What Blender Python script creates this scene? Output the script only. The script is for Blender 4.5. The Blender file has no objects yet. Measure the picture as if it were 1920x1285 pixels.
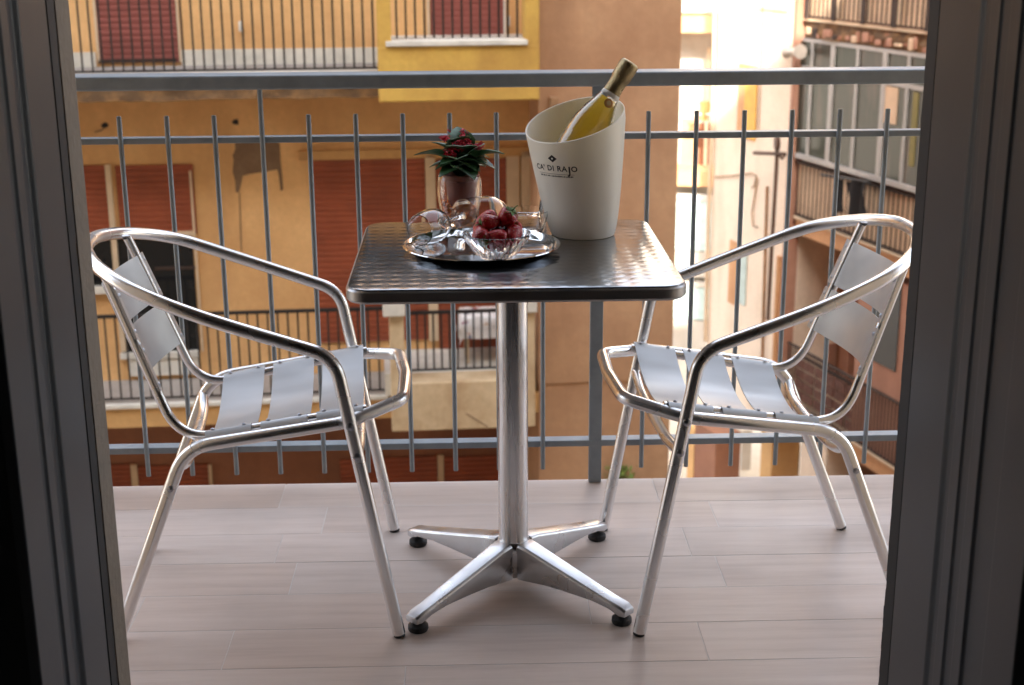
import bpy, bmesh, math, random
from mathutils import Vector, Matrix, noise
random.seed(7)
SC = bpy.context.scene
COL = SC.collection

# ------------------------------------------------------------------ camera, sky, sun, exposure
PITCH, YAW, ROLL, CAMH, FPX = 0.284, 0.0254, -0.0059, 1.2966, 2633.6
FWD = Vector((math.sin(YAW)*math.cos(PITCH), math.cos(YAW)*math.cos(PITCH), -math.sin(PITCH)))
RGT = Vector((math.cos(YAW), -math.sin(YAW), 0)); UPV = RGT.cross(FWD)
RGT, UPV = math.cos(ROLL)*RGT + math.sin(ROLL)*UPV, -math.sin(ROLL)*RGT + math.cos(ROLL)*UPV
cd = bpy.data.cameras.new('camera'); cam = bpy.data.objects.new('camera', cd); COL.objects.link(cam)
m = Matrix((RGT, UPV, -FWD)).transposed().to_4x4(); m.translation = (0, 0, CAMH); cam.matrix_world = m
cd.sensor_width = 36; cd.lens = 36*FPX/1920; cd.clip_start = 0.05; cd.clip_end = 500
cd.dof.use_dof = True; cd.dof.focus_distance = 2.72; cd.dof.aperture_fstop = 6.3
SC.camera = cam

SUN_EL, SUN_AZ = math.radians(31), math.radians(8)     # the sun stands behind the camera, to the left
W_ = bpy.data.worlds.new('World'); SC.world = W_; W_.use_nodes = True
nt = W_.node_tree; nt.nodes.clear()
sky = nt.nodes.new('ShaderNodeTexSky'); sky.sky_type = 'NISHITA'; sky.sun_disc = False
sky.sun_elevation = SUN_EL; sky.sun_rotation = math.pi + SUN_AZ
sky.air_density = 1.0; sky.dust_density = 3.0; sky.ozone_density = 0.6
hsv = nt.nodes.new('ShaderNodeHueSaturation'); hsv.inputs['Saturation'].default_value = 0.42
bg = nt.nodes.new('ShaderNodeBackground'); bg.inputs['Strength'].default_value = 0.15
wo = nt.nodes.new('ShaderNodeOutputWorld')
nt.links.new(sky.outputs[0], hsv.inputs['Color']); nt.links.new(hsv.outputs[0], bg.inputs[0]); nt.links.new(bg.outputs[0], wo.inputs[0])
sd = bpy.data.lights.new('sun', 'SUN'); sun = bpy.data.objects.new('sun', sd); COL.objects.link(sun)
sd.energy = 2.0; sd.angle = math.radians(0.53); sd.color = (1.0, 0.93, 0.82)
tosun = Vector((-math.sin(SUN_AZ)*math.cos(SUN_EL), -math.cos(SUN_AZ)*math.cos(SUN_EL), math.sin(SUN_EL)))
sun.rotation_euler = tosun.to_track_quat('Z', 'Y').to_euler(); sun.location = (-5, -8, 30)
vs = SC.view_settings
vs.view_transform = 'Standard'; vs.look = 'None'; vs.gamma = 1.0; vs.use_curve_mapping = False; vs.exposure = 2.97

def ray(px, py):
    return RGT*((px-960)/FPX) - UPV*((py-642.5)/FPX) + FWD
def on_z(px, py, z):                     # pixel -> point on a horizontal surface
    d = ray(px, py); return Vector((0, 0, CAMH)) + d*((z-CAMH)/d.z)
class Frame:                             # a building's own axes: x along its front, y into it
    def __init__(s, x, y, rot): s.o = Vector((x, y, 0)); s.r = rot; s.m = Matrix.Rotation(rot, 3, 'Z'); s.i = s.m.transposed()
    def hit(s, px, py, d=0.0):           # pixel -> (x, z) on the front plane moved back by d
        c = s.i @ (Vector((0, 0, CAMH)) - s.o); r = s.i @ ray(px, py)
        p = c + r*((d-c.y)/r.y); return p.x, p.z

# ------------------------------------------------------------------ mesh helper
class MB:
    def __init__(s): s.v = []; s.f = []
    def add(s, vs_, fs): 
        n = len(s.v); s.v += [tuple(v) for v in vs_]; s.f += [tuple(i+n for i in f) for f in fs]; return s
    def box(s, x0, x1, y0, y1, z0, z1, M=None):
        v = [Vector(p) for p in ((x0,y0,z0),(x1,y0,z0),(x1,y1,z0),(x0,y1,z0),(x0,y0,z1),(x1,y0,z1),(x1,y1,z1),(x0,y1,z1))]
        if M: v = [M @ p for p in v]
        return s.add(v, [(3,2,1,0),(4,5,6,7),(0,1,5,4),(1,2,6,5),(2,3,7,6),(3,0,4,7)])
    def prism(s, poly, z0, z1):
        n = len(poly); a = sum(poly[i][0]*poly[(i+1)%n][1]-poly[(i+1)%n][0]*poly[i][1] for i in range(n))
        if a < 0: poly = poly[::-1]
        v = [(x, y, z0) for x, y in poly] + [(x, y, z1) for x, y in poly]
        return s.add(v, [tuple(range(n-1,-1,-1)), tuple(range(n, 2*n))] + [(i,(i+1)%n,(i+1)%n+n,i+n) for i in range(n)])
    def tube(s, path, r, n=12, closed=False, caps=True):
        P = [Vector(p) for p in path]; N = len(P); rr = r if hasattr(r, '__len__') else [r]*N
        T = []
        for i in range(N):
            a = P[i-1] if (i or closed) else P[i]; b = P[(i+1)%N] if (i < N-1 or closed) else P[i]
            T.append((b-a).normalized())
        u = T[0].orthogonal().normalized(); vs_ = []
        for i in range(N):
            if i:
                ax = T[i-1].cross(T[i])
                if ax.length > 1e-9: u = Matrix.Rotation(T[i-1].angle(T[i]), 3, ax.normalized()) @ u
            u = (u - T[i]*u.dot(T[i])).normalized(); w = T[i].cross(u)
            for k in range(n):
                a = 2*math.pi*k/n; vs_.append(P[i] + (u*math.cos(a) + w*math.sin(a))*rr[i])
        fs = []
        for i in range(N if closed else N-1):
            j = (i+1) % N
            for k in range(n): fs.append((i*n+k, i*n+(k+1)%n, j*n+(k+1)%n, j*n+k))
        if caps and not closed: fs += [tuple(range(n-1,-1,-1)), tuple((N-1)*n+k for k in range(n))]
        return s.add(vs_, fs)
    def lathe(s, prof, n=32, M=None, caps=False):
        vs_ = [Vector((r*math.cos(2*math.pi*k/n), r*math.sin(2*math.pi*k/n), z)) for r, z in prof for k in range(n)]
        if M: vs_ = [M @ p for p in vs_]
        N = len(prof); fs = [(i*n+k, i*n+(k+1)%n, (i+1)*n+(k+1)%n, (i+1)*n+k) for i in range(N-1) for k in range(n)]
        if caps: fs += [tuple(range(n-1,-1,-1)), tuple((N-1)*n+k for k in range(n))]
        return s.add(vs_, fs)
    def grid(s, fn, nu, nv):
        vs_ = [fn(i/nu, j/nv) for i in range(nu+1) for j in range(nv+1)]; k = nv+1
        return s.add(vs_, [(i*k+j, (i+1)*k+j, (i+1)*k+j+1, i*k+j+1) for i in range(nu) for j in range(nv)])
    def mesh(s, name, smooth=None, bevel=0, seg=2, thick=0):
        me = bpy.data.meshes.new(name); me.from_pydata(s.v, [], s.f)
        bm = bmesh.new(); bm.from_mesh(me)
        bmesh.ops.remove_doubles(bm, verts=bm.verts, dist=1e-6)
        if thick:
            bmesh.ops.solidify(bm, geom=bm.faces[:], thickness=thick)
        bmesh.ops.recalc_face_normals(bm, faces=bm.faces)
        if bevel:
            ed = [e for e in bm.edges if len(e.link_faces) == 2 and e.calc_face_angle(0) > 0.5]
            bmesh.ops.bevel(bm, geom=ed, offset=bevel, segments=seg, affect='EDGES', profile=0.5, clamp_overlap=True)
        if smooth is not None:
            for f in bm.faces: f.smooth = True
            for e in bm.edges:
                if len(e.link_faces) == 2 and e.calc_face_angle(0) > smooth: e.smooth = False
        bm.to_mesh(me); bm.free(); return me
    def build(s, name, mat, parent=None, smooth=None, bevel=0, seg=2, thick=0, label=None):
        return obj(name, s.mesh(name, smooth, bevel, seg, thick), mat, parent, label)
def obj(name, me, mat=None, parent=None, label=None):
    o = bpy.data.objects.new(name, me); COL.objects.link(o)
    if mat is not None:
        if not me.materials: me.materials.append(mat)
    if parent: o.parent = parent
    if label: o['label'] = label
    return o
def tag(o, label=None, cat=None, group=None, kind=None):
    if label: o['label'] = label
    if cat: o['category'] = cat
    if group: o['group'] = group
    if kind: o['kind'] = kind
    return o
def thing(name, label, cat, loc=(0,0,0), rotz=0, group=None):
    o = bpy.data.objects.new(name, None); COL.objects.link(o); o.empty_display_size = 0.1
    o.location = loc; o.rotation_euler = (0, 0, rotz); return tag(o, label, cat, group)
def copy_tree(o, parent=None):
    c = o.copy(); COL.objects.link(c); c.parent = parent
    for ch in list(o.children): copy_tree(ch, c)
    return c
def BX(name, mat, parent, x0, x1, y0, y1, z0, z1, bevel=0, label=None):
    return MB().box(min(x0,x1), max(x0,x1), min(y0,y1), max(y0,y1), min(z0,z1), max(z0,z1)).build(name, mat, parent, bevel=bevel, label=label)
def fillet(pts, rad, n=8):               # polyline with rounded corners
    P = [Vector(p) for p in pts]; out = [P[0]]
    for i in range(1, len(P)-1):
        a, b = (P[i-1]-P[i]), (P[i+1]-P[i]); r = rad[i-1] if hasattr(rad, '__len__') else rad
        ang = a.angle(b); la, lb = a.length, b.length; a.normalize(); b.normalize()
        t = min(r/math.tan(ang/2), la*0.49, lb*0.49)
        p, q = P[i]+a*t, P[i]+b*t
        for k in range(n+1):
            s = k/n; out.append(p*(1-s)**2 + P[i]*2*s*(1-s) + q*s*s)
    out.append(P[-1]); return out
def spline(P, n=10):
    P = [Vector(p) for p in P]; P = [2*P[0]-P[1]] + P + [2*P[-1]-P[-2]]; out = []
    for i in range(1, len(P)-2):
        a, b, c, d = P[i-1:i+3]
        for k in range(n):
            t = k/n; out.append(.5*(2*b + (c-a)*t + (2*a-5*b+4*c-d)*t*t + (3*b-a-3*c+d)*t**3))
    out.append(P[-2]); return out

# ------------------------------------------------------------------ materials
class NT:
    def __init__(s, name):
        s.m = bpy.data.materials.new(name); s.m.use_nodes = True; s.t = s.m.node_tree
        s.b = s.t.nodes['Principled BSDF']; s.tc = None
    def n(s, typ, **kw):
        x = s.t.nodes.new('ShaderNode'+typ)
        for k, v in kw.items(): setattr(x, k, v)
        return x
    def l(s, a, b): s.t.links.new(a, b)
    def coord(s, scale=(1,1,1), rnd=False):
        tc = s.n('TexCoord'); mp = s.n('Mapping'); mp.inputs['Scale'].default_value = scale; s.l(tc.outputs['Object'], mp.inputs['Vector'])
        if rnd:
            oi = s.n('ObjectInfo'); cm = s.n('CombineXYZ'); mu = s.n('Math', operation='MULTIPLY'); mu.inputs[1].default_value = 37.0
            s.l(oi.outputs['Random'], mu.inputs[0]); s.l(mu.outputs[0], cm.inputs[0]); s.l(mu.outputs[0], cm.inputs[1]); s.l(cm.outputs[0], mp.inputs['Location'])
        return mp.outputs[0]
    def noise(s, vec, scale, detail=4, rough=0.6):
        x = s.n('TexNoise'); x.inputs['Scale'].default_value = scale; x.inputs['Detail'].default_value = detail; x.inputs['Roughness'].default_value = rough
        s.l(vec, x.inputs['Vector']); return x.outputs['Fac']
    def ramp(s, fac, stops):
        r = s.n('ValToRGB'); e = r.color_ramp.elements
        while len(e) < len(stops): e.new(0.5)
        for el, (p, c) in zip(e, stops): el.position = p; el.color = (*c, 1) if len(c) == 3 else c
        s.l(fac, r.inputs[0]); return r.outputs[0]
    def mix(s, fac, a, b, mode='MIX'):
        x = s.n('Mix', data_type='RGBA', blend_type=mode)
        for sock, v in ((x.inputs[0], fac), (x.inputs[6], a), (x.inputs[7], b)):
            if hasattr(v, 'is_linked'): s.l(v, sock)
            elif isinstance(v, (int, float)): sock.default_value = v
            else: sock.default_value = (*v, 1)
        return x.outputs[2]
    def bump(s, h, strength=0.3, dist=0.01):
        x = s.n('Bump'); x.inputs['Strength'].default_value = strength; x.inputs['Distance'].default_value = dist
        s.l(h, x.inputs['Height']); s.l(x.outputs[0], s.b.inputs['Normal'])
    def set(s, **kw):
        for k, v in kw.items():
            sock = s.b.inputs[k.replace('_', ' ')]
            if hasattr(v, 'is_linked'): s.l(v, sock)
            elif k == 'Base_Color': sock.default_value = (*v, 1)
            else: sock.default_value = v
        return s
def plain(name, col, rough=0.5, metal=0.0, var=0.12, scale=8, bump=0.0, bscale=60, stretch=(1,1,1), rnd=False, **kw):
    t = NT(name); v = t.coord(stretch, rnd); f = t.noise(v, scale)
    lo = tuple(c*(1-var) for c in col); hi = tuple(min(1, c*(1+var)) for c in col)
    t.set(Base_Color=t.ramp(f, [(0.3, lo), (0.7, hi)]), Roughness=rough, Metallic=metal, **kw)
    if bump: t.bump(t.noise(v, bscale), bump, 0.004)
    return t.m
def plaster(name, col, stain, amount=0.55, scale=0.9, fine=22, bump=0.35, streak=True):
    t = NT(name); v = t.coord(); big = t.noise(v, scale, 6, 0.65); fi = t.noise(v, fine, 5, 0.6)
    base = t.ramp(fi, [(0.25, tuple(c*0.90 for c in col)), (0.75, tuple(min(1, c*1.07) for c in col))])
    k = t.ramp(big, [(amount-0.08, (0,0,0)), (amount+0.22, (0.75,0.75,0.75))])
    c = t.mix(k, base, stain)
    if streak:
        v2 = t.coord((1.6, 1.6, 0.30)); s_ = t.noise(v2, 1.3, 5, 0.6)
        c = t.mix(t.ramp(s_, [(0.50, (0,0,0)), (0.76, (0.5,0.5,0.5))]), c, tuple(0.8*q for q in stain))
    t.set(Base_Color=c, Roughness=0.85); t.bump(fi, bump, 0.01); return t.m
def metal(name, col, rough, scale=30, stretch=(1,1,1), bump=0.0, met=1.0):
    t = NT(name); v = t.coord(stretch, True); g = t.noise(v, scale*0.3, 2, 0.5)
    r = t.n('MapRange'); r.inputs['From Min'].default_value = 0.3; r.inputs['From Max'].default_value = 0.7; r.inputs['To Min'].default_value = rough*0.82; r.inputs['To Max'].default_value = rough*1.25; t.l(g, r.inputs[0])
    t.set(Base_Color=t.ramp(g, [(0.35, col), (0.7, tuple(c*0.93 for c in col))]), Metallic=met, Roughness=r.outputs[0])
    if bump: t.bump(t.noise(v, scale, 5, 0.65), bump, 0.002)
    return t.m
def glassy(name, col=(1,1,1), rough=0.0, ior=1.45):
    t = NT(name); t.set(Base_Color=col, Roughness=rough, IOR=ior, Transmission_Weight=1.0); return t.m

M = {}
M['alu'] = metal('polished_aluminium', (0.86, 0.86, 0.86), 0.25, 25)
M['alu_slat'] = metal('satin_aluminium', (0.54, 0.545, 0.55), 0.48, 12, (1, 4, 4), met=0.72)
M['alu_cast'] = metal('cast_aluminium', (0.70, 0.71, 0.73), 0.30, 60, bump=0.10)
M['column'] = metal('brushed_column', (0.82, 0.82, 0.83), 0.27, 50, (6, 6, 0.3))
M['rivet'] = metal('rivet_steel', (0.45, 0.46, 0.5), 0.35)
M['rubber'] = plain('black_rubber', (0.012, 0.012, 0.013), 0.55)
M['frame'] = plain('anthracite_profile', (0.030, 0.033, 0.036), 0.48, var=0.06, bump=0.05, bscale=300)
M['gasket'] = plain('black_gasket', (0.008, 0.008, 0.008), 0.7)
M['railpaint'] = plain('grey_rail_paint', (0.235, 0.275, 0.305), 0.40, var=0.16, scale=14, bump=0.08, bscale=120)
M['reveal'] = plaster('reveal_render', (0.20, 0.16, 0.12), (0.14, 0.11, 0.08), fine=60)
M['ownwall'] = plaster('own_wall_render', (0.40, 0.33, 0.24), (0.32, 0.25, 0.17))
M['roomwall'] = plain('room_paint', (0.48, 0.47, 0.46), 0.8, var=0.05)
M['roomfloor'] = plain('room_floor', (0.16, 0.13, 0.11), 0.5)
M['concrete'] = plaster('grey_concrete', (0.34, 0.32, 0.30), (0.2, 0.18, 0.16))
M['grout'] = plain('grout', (0.60, 0.56, 0.53), 0.9)
def tile_mat():
    t = NT('wood_look_tile'); oi = t.n('ObjectInfo')
    v = t.coord((0.55, 7, 1), True); g = t.noise(v, 4, 8, 0.62)
    base = t.ramp(oi.outputs['Random'], [(0.0, (0.55, 0.47, 0.425)), (0.35, (0.66, 0.575, 0.525)), (0.7, (0.58, 0.475, 0.415)), (1.0, (0.68, 0.605, 0.56))])
    c = t.mix(1.0, base, t.ramp(g, [(0.25, (0.80, 0.76, 0.74)), (0.5, (0.96, 0.94, 0.93)), (0.75, (1.04, 1.04, 1.04))]), 'MULTIPLY')
    fine = t.noise(t.coord((1.2, 34, 1), True), 9, 4, 0.7); c = t.mix(0.5, c, t.ramp(fine, [(0.3, (0.88, 0.86, 0.85)), (0.7, (1.0, 1.0, 1.0))]), 'MULTIPLY')
    gp = t.n('NewGeometry'); dirt = t.n('TexNoise'); dirt.inputs['Scale'].default_value = 3.2; dirt.inputs['Detail'].default_value = 8; t.l(gp.outputs['Position'], dirt.inputs['Vector'])
    c = t.mix(t.ramp(dirt.outputs['Fac'], [(0.5, (0,0,0)), (0.72, (0.28,)*3)]), c, (0.30, 0.26, 0.23))
    rr = t.mix(0.5, t.ramp(g, [(0.3, (0.50,)*3), (0.7, (0.38,)*3)]), t.ramp(dirt.outputs['Fac'], [(0.35, (0.34,)*3), (0.7, (0.60,)*3)]))
    t.set(Base_Color=c, Roughness=rr); t.bump(g, 0.12, 0.002); return t.m
M['tile'] = tile_mat()
def tabletop_mat():
    t = NT('pressed_steel_top'); tc = t.n('TexCoord'); s = t.n('SeparateXYZ'); t.l(tc.outputs['Object'], s.inputs[0])
    def cell(o):
        a = t.n('Math', operation='MULTIPLY'); a.inputs[1].default_value = 1/0.033; t.l(o, a.inputs[0])
        b = t.n('Math', operation='FRACT'); t.l(a.outputs[0], b.inputs[0])
        c = t.n('Math', operation='SUBTRACT'); c.inputs[1].default_value = 0.5; t.l(b.outputs[0], c.inputs[0]); return c.outputs[0]
    cx = t.n('CombineXYZ'); t.l(cell(s.outputs[0]), cx.inputs[0]); t.l(cell(s.outputs[1]), cx.inputs[1])
    ln = t.n('VectorMath', operation='LENGTH'); t.l(cx.outputs[0], ln.inputs[0])
    h = t.n('MapRange'); h.interpolation_type = 'SMOOTHSTEP'; h.inputs['From Min'].default_value = 0.1; h.inputs['From Max'].default_value = 0.52
    h.inputs['To Min'].default_value = 1; h.inputs['To Max'].default_value = 0; t.l(ln.outputs['Value'], h.inputs[0])
    f = t.noise(t.coord((1,1,1)), 9, 5); r = t.ramp(f, [(0.3, (0.15,)*3), (0.75, (0.24,)*3)])
    t.set(Base_Color=(0.32, 0.335, 0.36), Metallic=1.0, Roughness=r)
    t.bump(h.outputs[0], 0.34, 0.0011); return t.m
M['tabletop'] = tabletop_mat()
M['tablerim'] = metal('dark_table_rim', (0.42, 0.41, 0.40), 0.34)
M['tray'] = metal('silver_tray', (0.86, 0.86, 0.86), 0.07, 12)
M['glass'] = glassy('clear_glass', ior=1.33)
def thin_glass(name, col=(0.97, 0.98, 0.98), rough=0.02):
    t = NT(name); t.set(Base_Color=col, Roughness=rough, IOR=1.5, Transmission_Weight=1.0); return t.m
M['bucket'] = plain('white_bucket_plastic', (0.78, 0.72, 0.59), 0.38, var=0.03, scale=4, Subsurface_Weight=0.0)
def bucket_mat():
    t = NT('white_bucket_plastic'); v = t.coord(); f = t.noise(v, 18, 6, 0.7)
    t.set(Base_Color=(0.84, 0.82, 0.77), Roughness=t.ramp(f, [(0.35, (0.30,)*3), (0.7, (0.48,)*3)])); t.bump(t.noise(v, 7, 2), 0.05, 0.01)
    tr_ = t.n('BsdfTranslucent'); tr_.inputs['Color'].default_value = (0.97, 0.84, 0.55, 1); mx_ = t.n('MixShader'); mx_.inputs[0].default_value = 0.26
    out = [q for q in t.t.nodes if q.type == 'OUTPUT_MATERIAL'][0]; t.l(t.b.outputs[0], mx_.inputs[1]); t.l(tr_.outputs[0], mx_.inputs[2]); t.l(mx_.outputs[0], out.inputs['Surface']); return t.m
M['bucket'] = bucket_mat()
M['ink'] = plain('black_ink', (0.015, 0.014, 0.013), 0.6)
M['wine'] = NT('pale_wine').set(Base_Color=(0.97, 0.72, 0.10), Roughness=0.0, IOR=1.34, Transmission_Weight=1.0).m
M['foil'] = metal('champagne_gold_foil', (0.30, 0.24, 0.135), 0.30, 140, bump=1.0)
M['label'] = plain('paper_label', (0.75, 0.73, 0.68), 0.6)
M['medal'] = metal('bronze_medal', (0.30, 0.16, 0.06), 0.35, 300, bump=0.3)
def berry_mat():
    t = NT('strawberry_skin'); v = t.coord(rnd=True); vo = t.n('TexVoronoi'); vo.inputs['Scale'].default_value = 260; t.l(v, vo.inputs['Vector'])
    c = t.ramp(vo.outputs['Distance'], [(0.10, (0.62, 0.42, 0.12)), (0.22, (0.40, 0.008, 0.014))])
    t.set(Base_Color=t.mix(t.ramp(t.noise(v, 40), [(0.4, (0,0,0)), (0.8, (0.5,)*3)]), c, (0.16, 0.004, 0.012)), Roughness=0.28)
    t.bump(vo.outputs['Distance'], 0.5, 0.002); return t.m
M['berry'] = berry_mat()
M['calyx'] = plain('berry_leaf', (0.10, 0.17, 0.03), 0.6, rnd=True)
M['leaf'] = plain('kalanchoe_leaf', (0.036, 0.10, 0.036), 0.36, var=0.35, scale=40, rnd=True, bump=0.15)
M['petal'] = plain('red_petal', (0.55, 0.014, 0.04), 0.5, var=0.3, scale=60, rnd=True)
M['stem'] = plain('green_stem', (0.06, 0.12, 0.03), 0.6)
M['pot'] = plain('plum_plastic_pot', (0.26, 0.085, 0.06), 0.45)
M['soil'] = plain('soil', (0.03, 0.02, 0.013), 0.95, var=0.5, scale=80)
M['amber'] = NT('amber_glass').set(Base_Color=(0.85, 0.25, 0.05), Roughness=0.15, IOR=1.45, Transmission_Weight=0.1).m
# buildings
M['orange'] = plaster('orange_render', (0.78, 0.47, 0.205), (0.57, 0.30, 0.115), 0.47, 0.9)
M['orangeblock'] = plaster('salmon_block_render', (0.53, 0.31, 0.17), (0.37, 0.19, 0.10), 0.44, 1.3, 12)
M['yellow'] = plaster('yellow_render', (0.64, 0.40, 0.085), (0.44, 0.235, 0.055), 0.46, 1.8, 18)
M['cream'] = plaster('cream_render', (0.62, 0.47, 0.29), (0.38, 0.235, 0.115), 0.50, 2.6, 14)
M['trim'] = plain('white_trim', (0.66, 0.62, 0.54), 0.7, var=0.15, scale=5)
M['greyfloor'] = plaster('grey_floor_tiles', (0.42, 0.38, 0.34), (0.33, 0.29, 0.25), 0.5, 2.0)
M['creamtrim'] = plain('cream_trim', (0.62, 0.47, 0.31), 0.7, var=0.1, scale=4)
M['amberband'] = plaster('amber_band', (0.62, 0.36, 0.14), (0.45, 0.24, 0.09), 0.5, 1.4)
M['rustband'] = plaster('spalled_band', (0.36, 0.19, 0.07), (0.045, 0.03, 0.02), 0.34, 4.5, 26, 0.8)
M['iron'] = plain('black_iron', (0.016, 0.013, 0.012), 0.6)
M['ironbrown'] = plain('brown_iron', (0.045, 0.026, 0.018), 0.85)
M['shutter'] = plain('terracotta_shutter', (0.28, 0.066, 0.026), 0.6, var=0.2, scale=3)
M['shutter2'] = plain('mauve_shutter', (0.26, 0.075, 0.058), 0.6, var=0.12, scale=3)
M['darkglass'] = plain('dark_window_glass', (0.012, 0.013, 0.014), 0.08)
M['patch'] = plaster('bare_plaster', (0.24, 0.155, 0.09), (0.16, 0.09, 0.05), 0.45, 5, 30, streak=False)
M['pale'] = plaster('pale_pink_render', (0.80, 0.65, 0.50), (0.66, 0.49, 0.34), 0.56, 0.8)
M['orangereveal'] = plaster('orange_reveal', (0.60, 0.32, 0.15), (0.45, 0.22, 0.1))
M['ochredoor'] = plain('ochre_shutter', (0.66, 0.36, 0.05), 0.6)
M['terracotta'] = plaster('brown_and_shade_render', (0.30, 0.13, 0.07), (0.19, 0.075, 0.04), 0.48, 0.8)
M['salmon'] = plaster('salmon_render', (0.46, 0.24, 0.16), (0.33, 0.15, 0.09), 0.5, 1.2)
M['alumframe'] = plain('veranda_frame', (0.40, 0.37, 0.34), 0.5, var=0.08)
def pane_mat():
    t = NT('veranda_glass'); oi = t.n('ObjectInfo'); v = t.coord((2.2, 2.2, 0.35), True)
    a = t.ramp(oi.outputs['Random'], [(0, (0.022, 0.036, 0.034)), (0.4, (0.035, 0.042, 0.028)), (0.7, (0.05, 0.044, 0.034)), (1, (0.025, 0.032, 0.02))])
    c = t.mix(t.ramp(t.noise(v, 2.4, 3), [(0.52, (0,0,0)), (0.7, (0.5,)*3)]), a, (0.16, 0.11, 0.085))
    t.set(Base_Color=c, Roughness=0.22, Specular_IOR_Level=0.25); return t.m
M['pane'] = pane_mat()
M['oliveblind'] = plain('olive_blind', (0.22, 0.18, 0.05), 0.7)
M['panel'] = plain('cream_panel', (0.68, 0.48, 0.31), 0.7, var=0.15, scale=3)
M['brickred'] = plain('lattice_brick', (0.30, 0.13, 0.095), 0.8, var=0.3, scale=6)
M['whitewall'] = plaster('white_render', (0.52, 0.47, 0.40), (0.38, 0.31, 0.23), 0.5, 0.8)
M['bluerail'] = plain('pale_green_glass', (0.42, 0.52, 0.48), 0.2)
M['ground'] = plaster('courtyard_ground', (0.50, 0.43, 0.34), (0.36, 0.29, 0.22), 0.5, 0.5)
M['black_cloth'] = plain('black_cloth', (0.014, 0.013, 0.014), 0.9)
M['greycloth'] = plain('grey_cloth', (0.35, 0.33, 0.33), 0.9)
M['orange_cloth'] = plain('orange_cloth', (0.6, 0.3, 0.1), 0.9)
M['lampgrey'] = plain('pale_lamp_housing', (0.55, 0.48, 0.40), 0.5)
M['acblack'] = plain('black_unit', (0.02, 0.02, 0.022), 0.5)
M['pipe'] = plain('rusty_pipe', (0.32, 0.18, 0.09), 0.7, var=0.3)
M['pipebrown'] = plain('brown_pipe', (0.10, 0.05, 0.03), 0.7)
def cloth_mat():
    t = NT('floral_tablecloth'); v = t.coord(); vo = t.n('TexVoronoi'); vo.inputs['Scale'].default_value = 13; t.l(v, vo.inputs['Vector'])
    hue = t.ramp(vo.outputs['Color'], [(0.2, (0.55, 0.30, 0.05)), (0.45, (0.35, 0.06, 0.10)), (0.7, (0.10, 0.10, 0.32)), (0.9, (0.2, 0.25, 0.08))])
    msk = t.ramp(t.noise(v, 9, 3), [(0.57, (0,0,0)), (0.64, (1,1,1))])
    t.set(Base_Color=t.mix(msk, (0.85, 0.80, 0.77), hue), Roughness=0.85); return t.m
M['cloth'] = cloth_mat()

# ================================================================== the setting: ground
tag(MB().box(-150, 150, -150, 150, -9.6, -9.2).build('ground', M['ground']), kind='structure')

# ------------------------------------------------------------------ balcony floor with its plank tiles
YE = 3.2288; YW = 2.095
fl = tag(MB().box(-2.6, 3.0, 1.55, YE-0.004, -0.20, -0.0006).build('balcony_floor', M['grout'], bevel=0), kind='structure')
XS = {0: on_z(530, 930, 0).x, 1: on_z(608, 980, 0).x, 2: on_z(1290, 1020, 0).x, 3: on_z(550, 1085, 0).x, 4: on_z(258, 1150, 0).x, 5: on_z(428, 1220, 0).x, 6: on_z(760, 1270, 0).x}
TL, TW, TJ = 0.90, 0.1512, 0.0018
tcache = {}
def tile_mesh(w, l):
    k = (round(w, 4), round(l, 4))
    if k not in tcache: tcache[k] = MB().box(0, l, 0, w, -0.006, 0).mesh('tile', bevel=0.0005, seg=1)
    return tcache[k]
for r in range(11):
    y1 = YE - r*TW; x = XS.get(r, (r*0.37) % 0.9)
    while x > -2.6: x -= TL
    while x < 3.0:
        a, b = max(x, -2.6), min(x+TL, 3.0)
        if b-a > 0.02:
            o = obj('tile', tile_mesh(TW-TJ, b-a-TJ), M['tile'], fl); o.location = (a, y1-TW+TJ, random.uniform(-0.0004, 0.0002))
        x += TL

# ------------------------------------------------------------------ our own building: wall round the door, storeys above, room behind
XL, XR = -0.590, 0.668                    # door opening
own = thing('apartment_building', 'rendered wall of the flat whose beige reveal borders the dark door frame', 'building')
def ow(name, *a): return BX(name, M['ownwall'], own, *a)
XA = -30
ow('wall', XA, XL-0.001, 1.96, YW, -9.2, 11.4); ow('wall', XR+0.001, 26, 1.96, YW, -9.2, 11.4)
ow('wall', XL, XR, 1.96, YW, 2.35, 11.4); ow('wall', XL, XR, 1.96, YW, -9.2, -0.21)
BX('side_wall', M['ownwall'], own, XA, XA+0.3, -8, 1.955, -9.2, 11.4); BX('side_wall', M['ownwall'], own, 25.7, 26, -8, 1.955, -9.2, 11.4)
BX('rear_wall', M['ownwall'], own, XA+0.301, 25.699, -8, -7.7, -9.2, 11.4); BX('roof', M['concrete'], own, XA+0.301, 25.699, -7.699, 1.955, 11.1, 11.38)
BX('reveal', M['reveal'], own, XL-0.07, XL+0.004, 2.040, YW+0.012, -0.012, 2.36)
up = MB().box(-2.7, 3.1, YW+0.002, 3.12, 2.80, 2.97).build('upper_balcony', M['ownwall'], own)
rm = tag(MB().box(-2.2, 2.4, -3.5, 1.515, -0.20, -0.002).build('room_floor', M['roomfloor']), kind='structure')
rw = tag(MB().box(-2.3, -2.2, -3.5, 1.955, -0.2, 2.7).box(2.4, 2.5, -3.5, 1.955, -0.2, 2.7).box(-2.3, 2.5, -3.6, -3.5, -0.2, 2.7)
     .box(-2.3, XL-0.12, 1.90, 1.955, -0.2, 2.7).box(XR+0.12, 2.5, 1.90, 1.955, -0.2, 2.7).box(XL-0.12, XR+0.12, 1.90, 1.955, 2.42, 2.7).build('room_wall', M['roomwall']), kind='structure')
tag(MB().box(-2.3, 2.5, -3.6, 1.955, 2.701, 2.8).build('room_ceiling', M['roomwall']), kind='structure')

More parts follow.
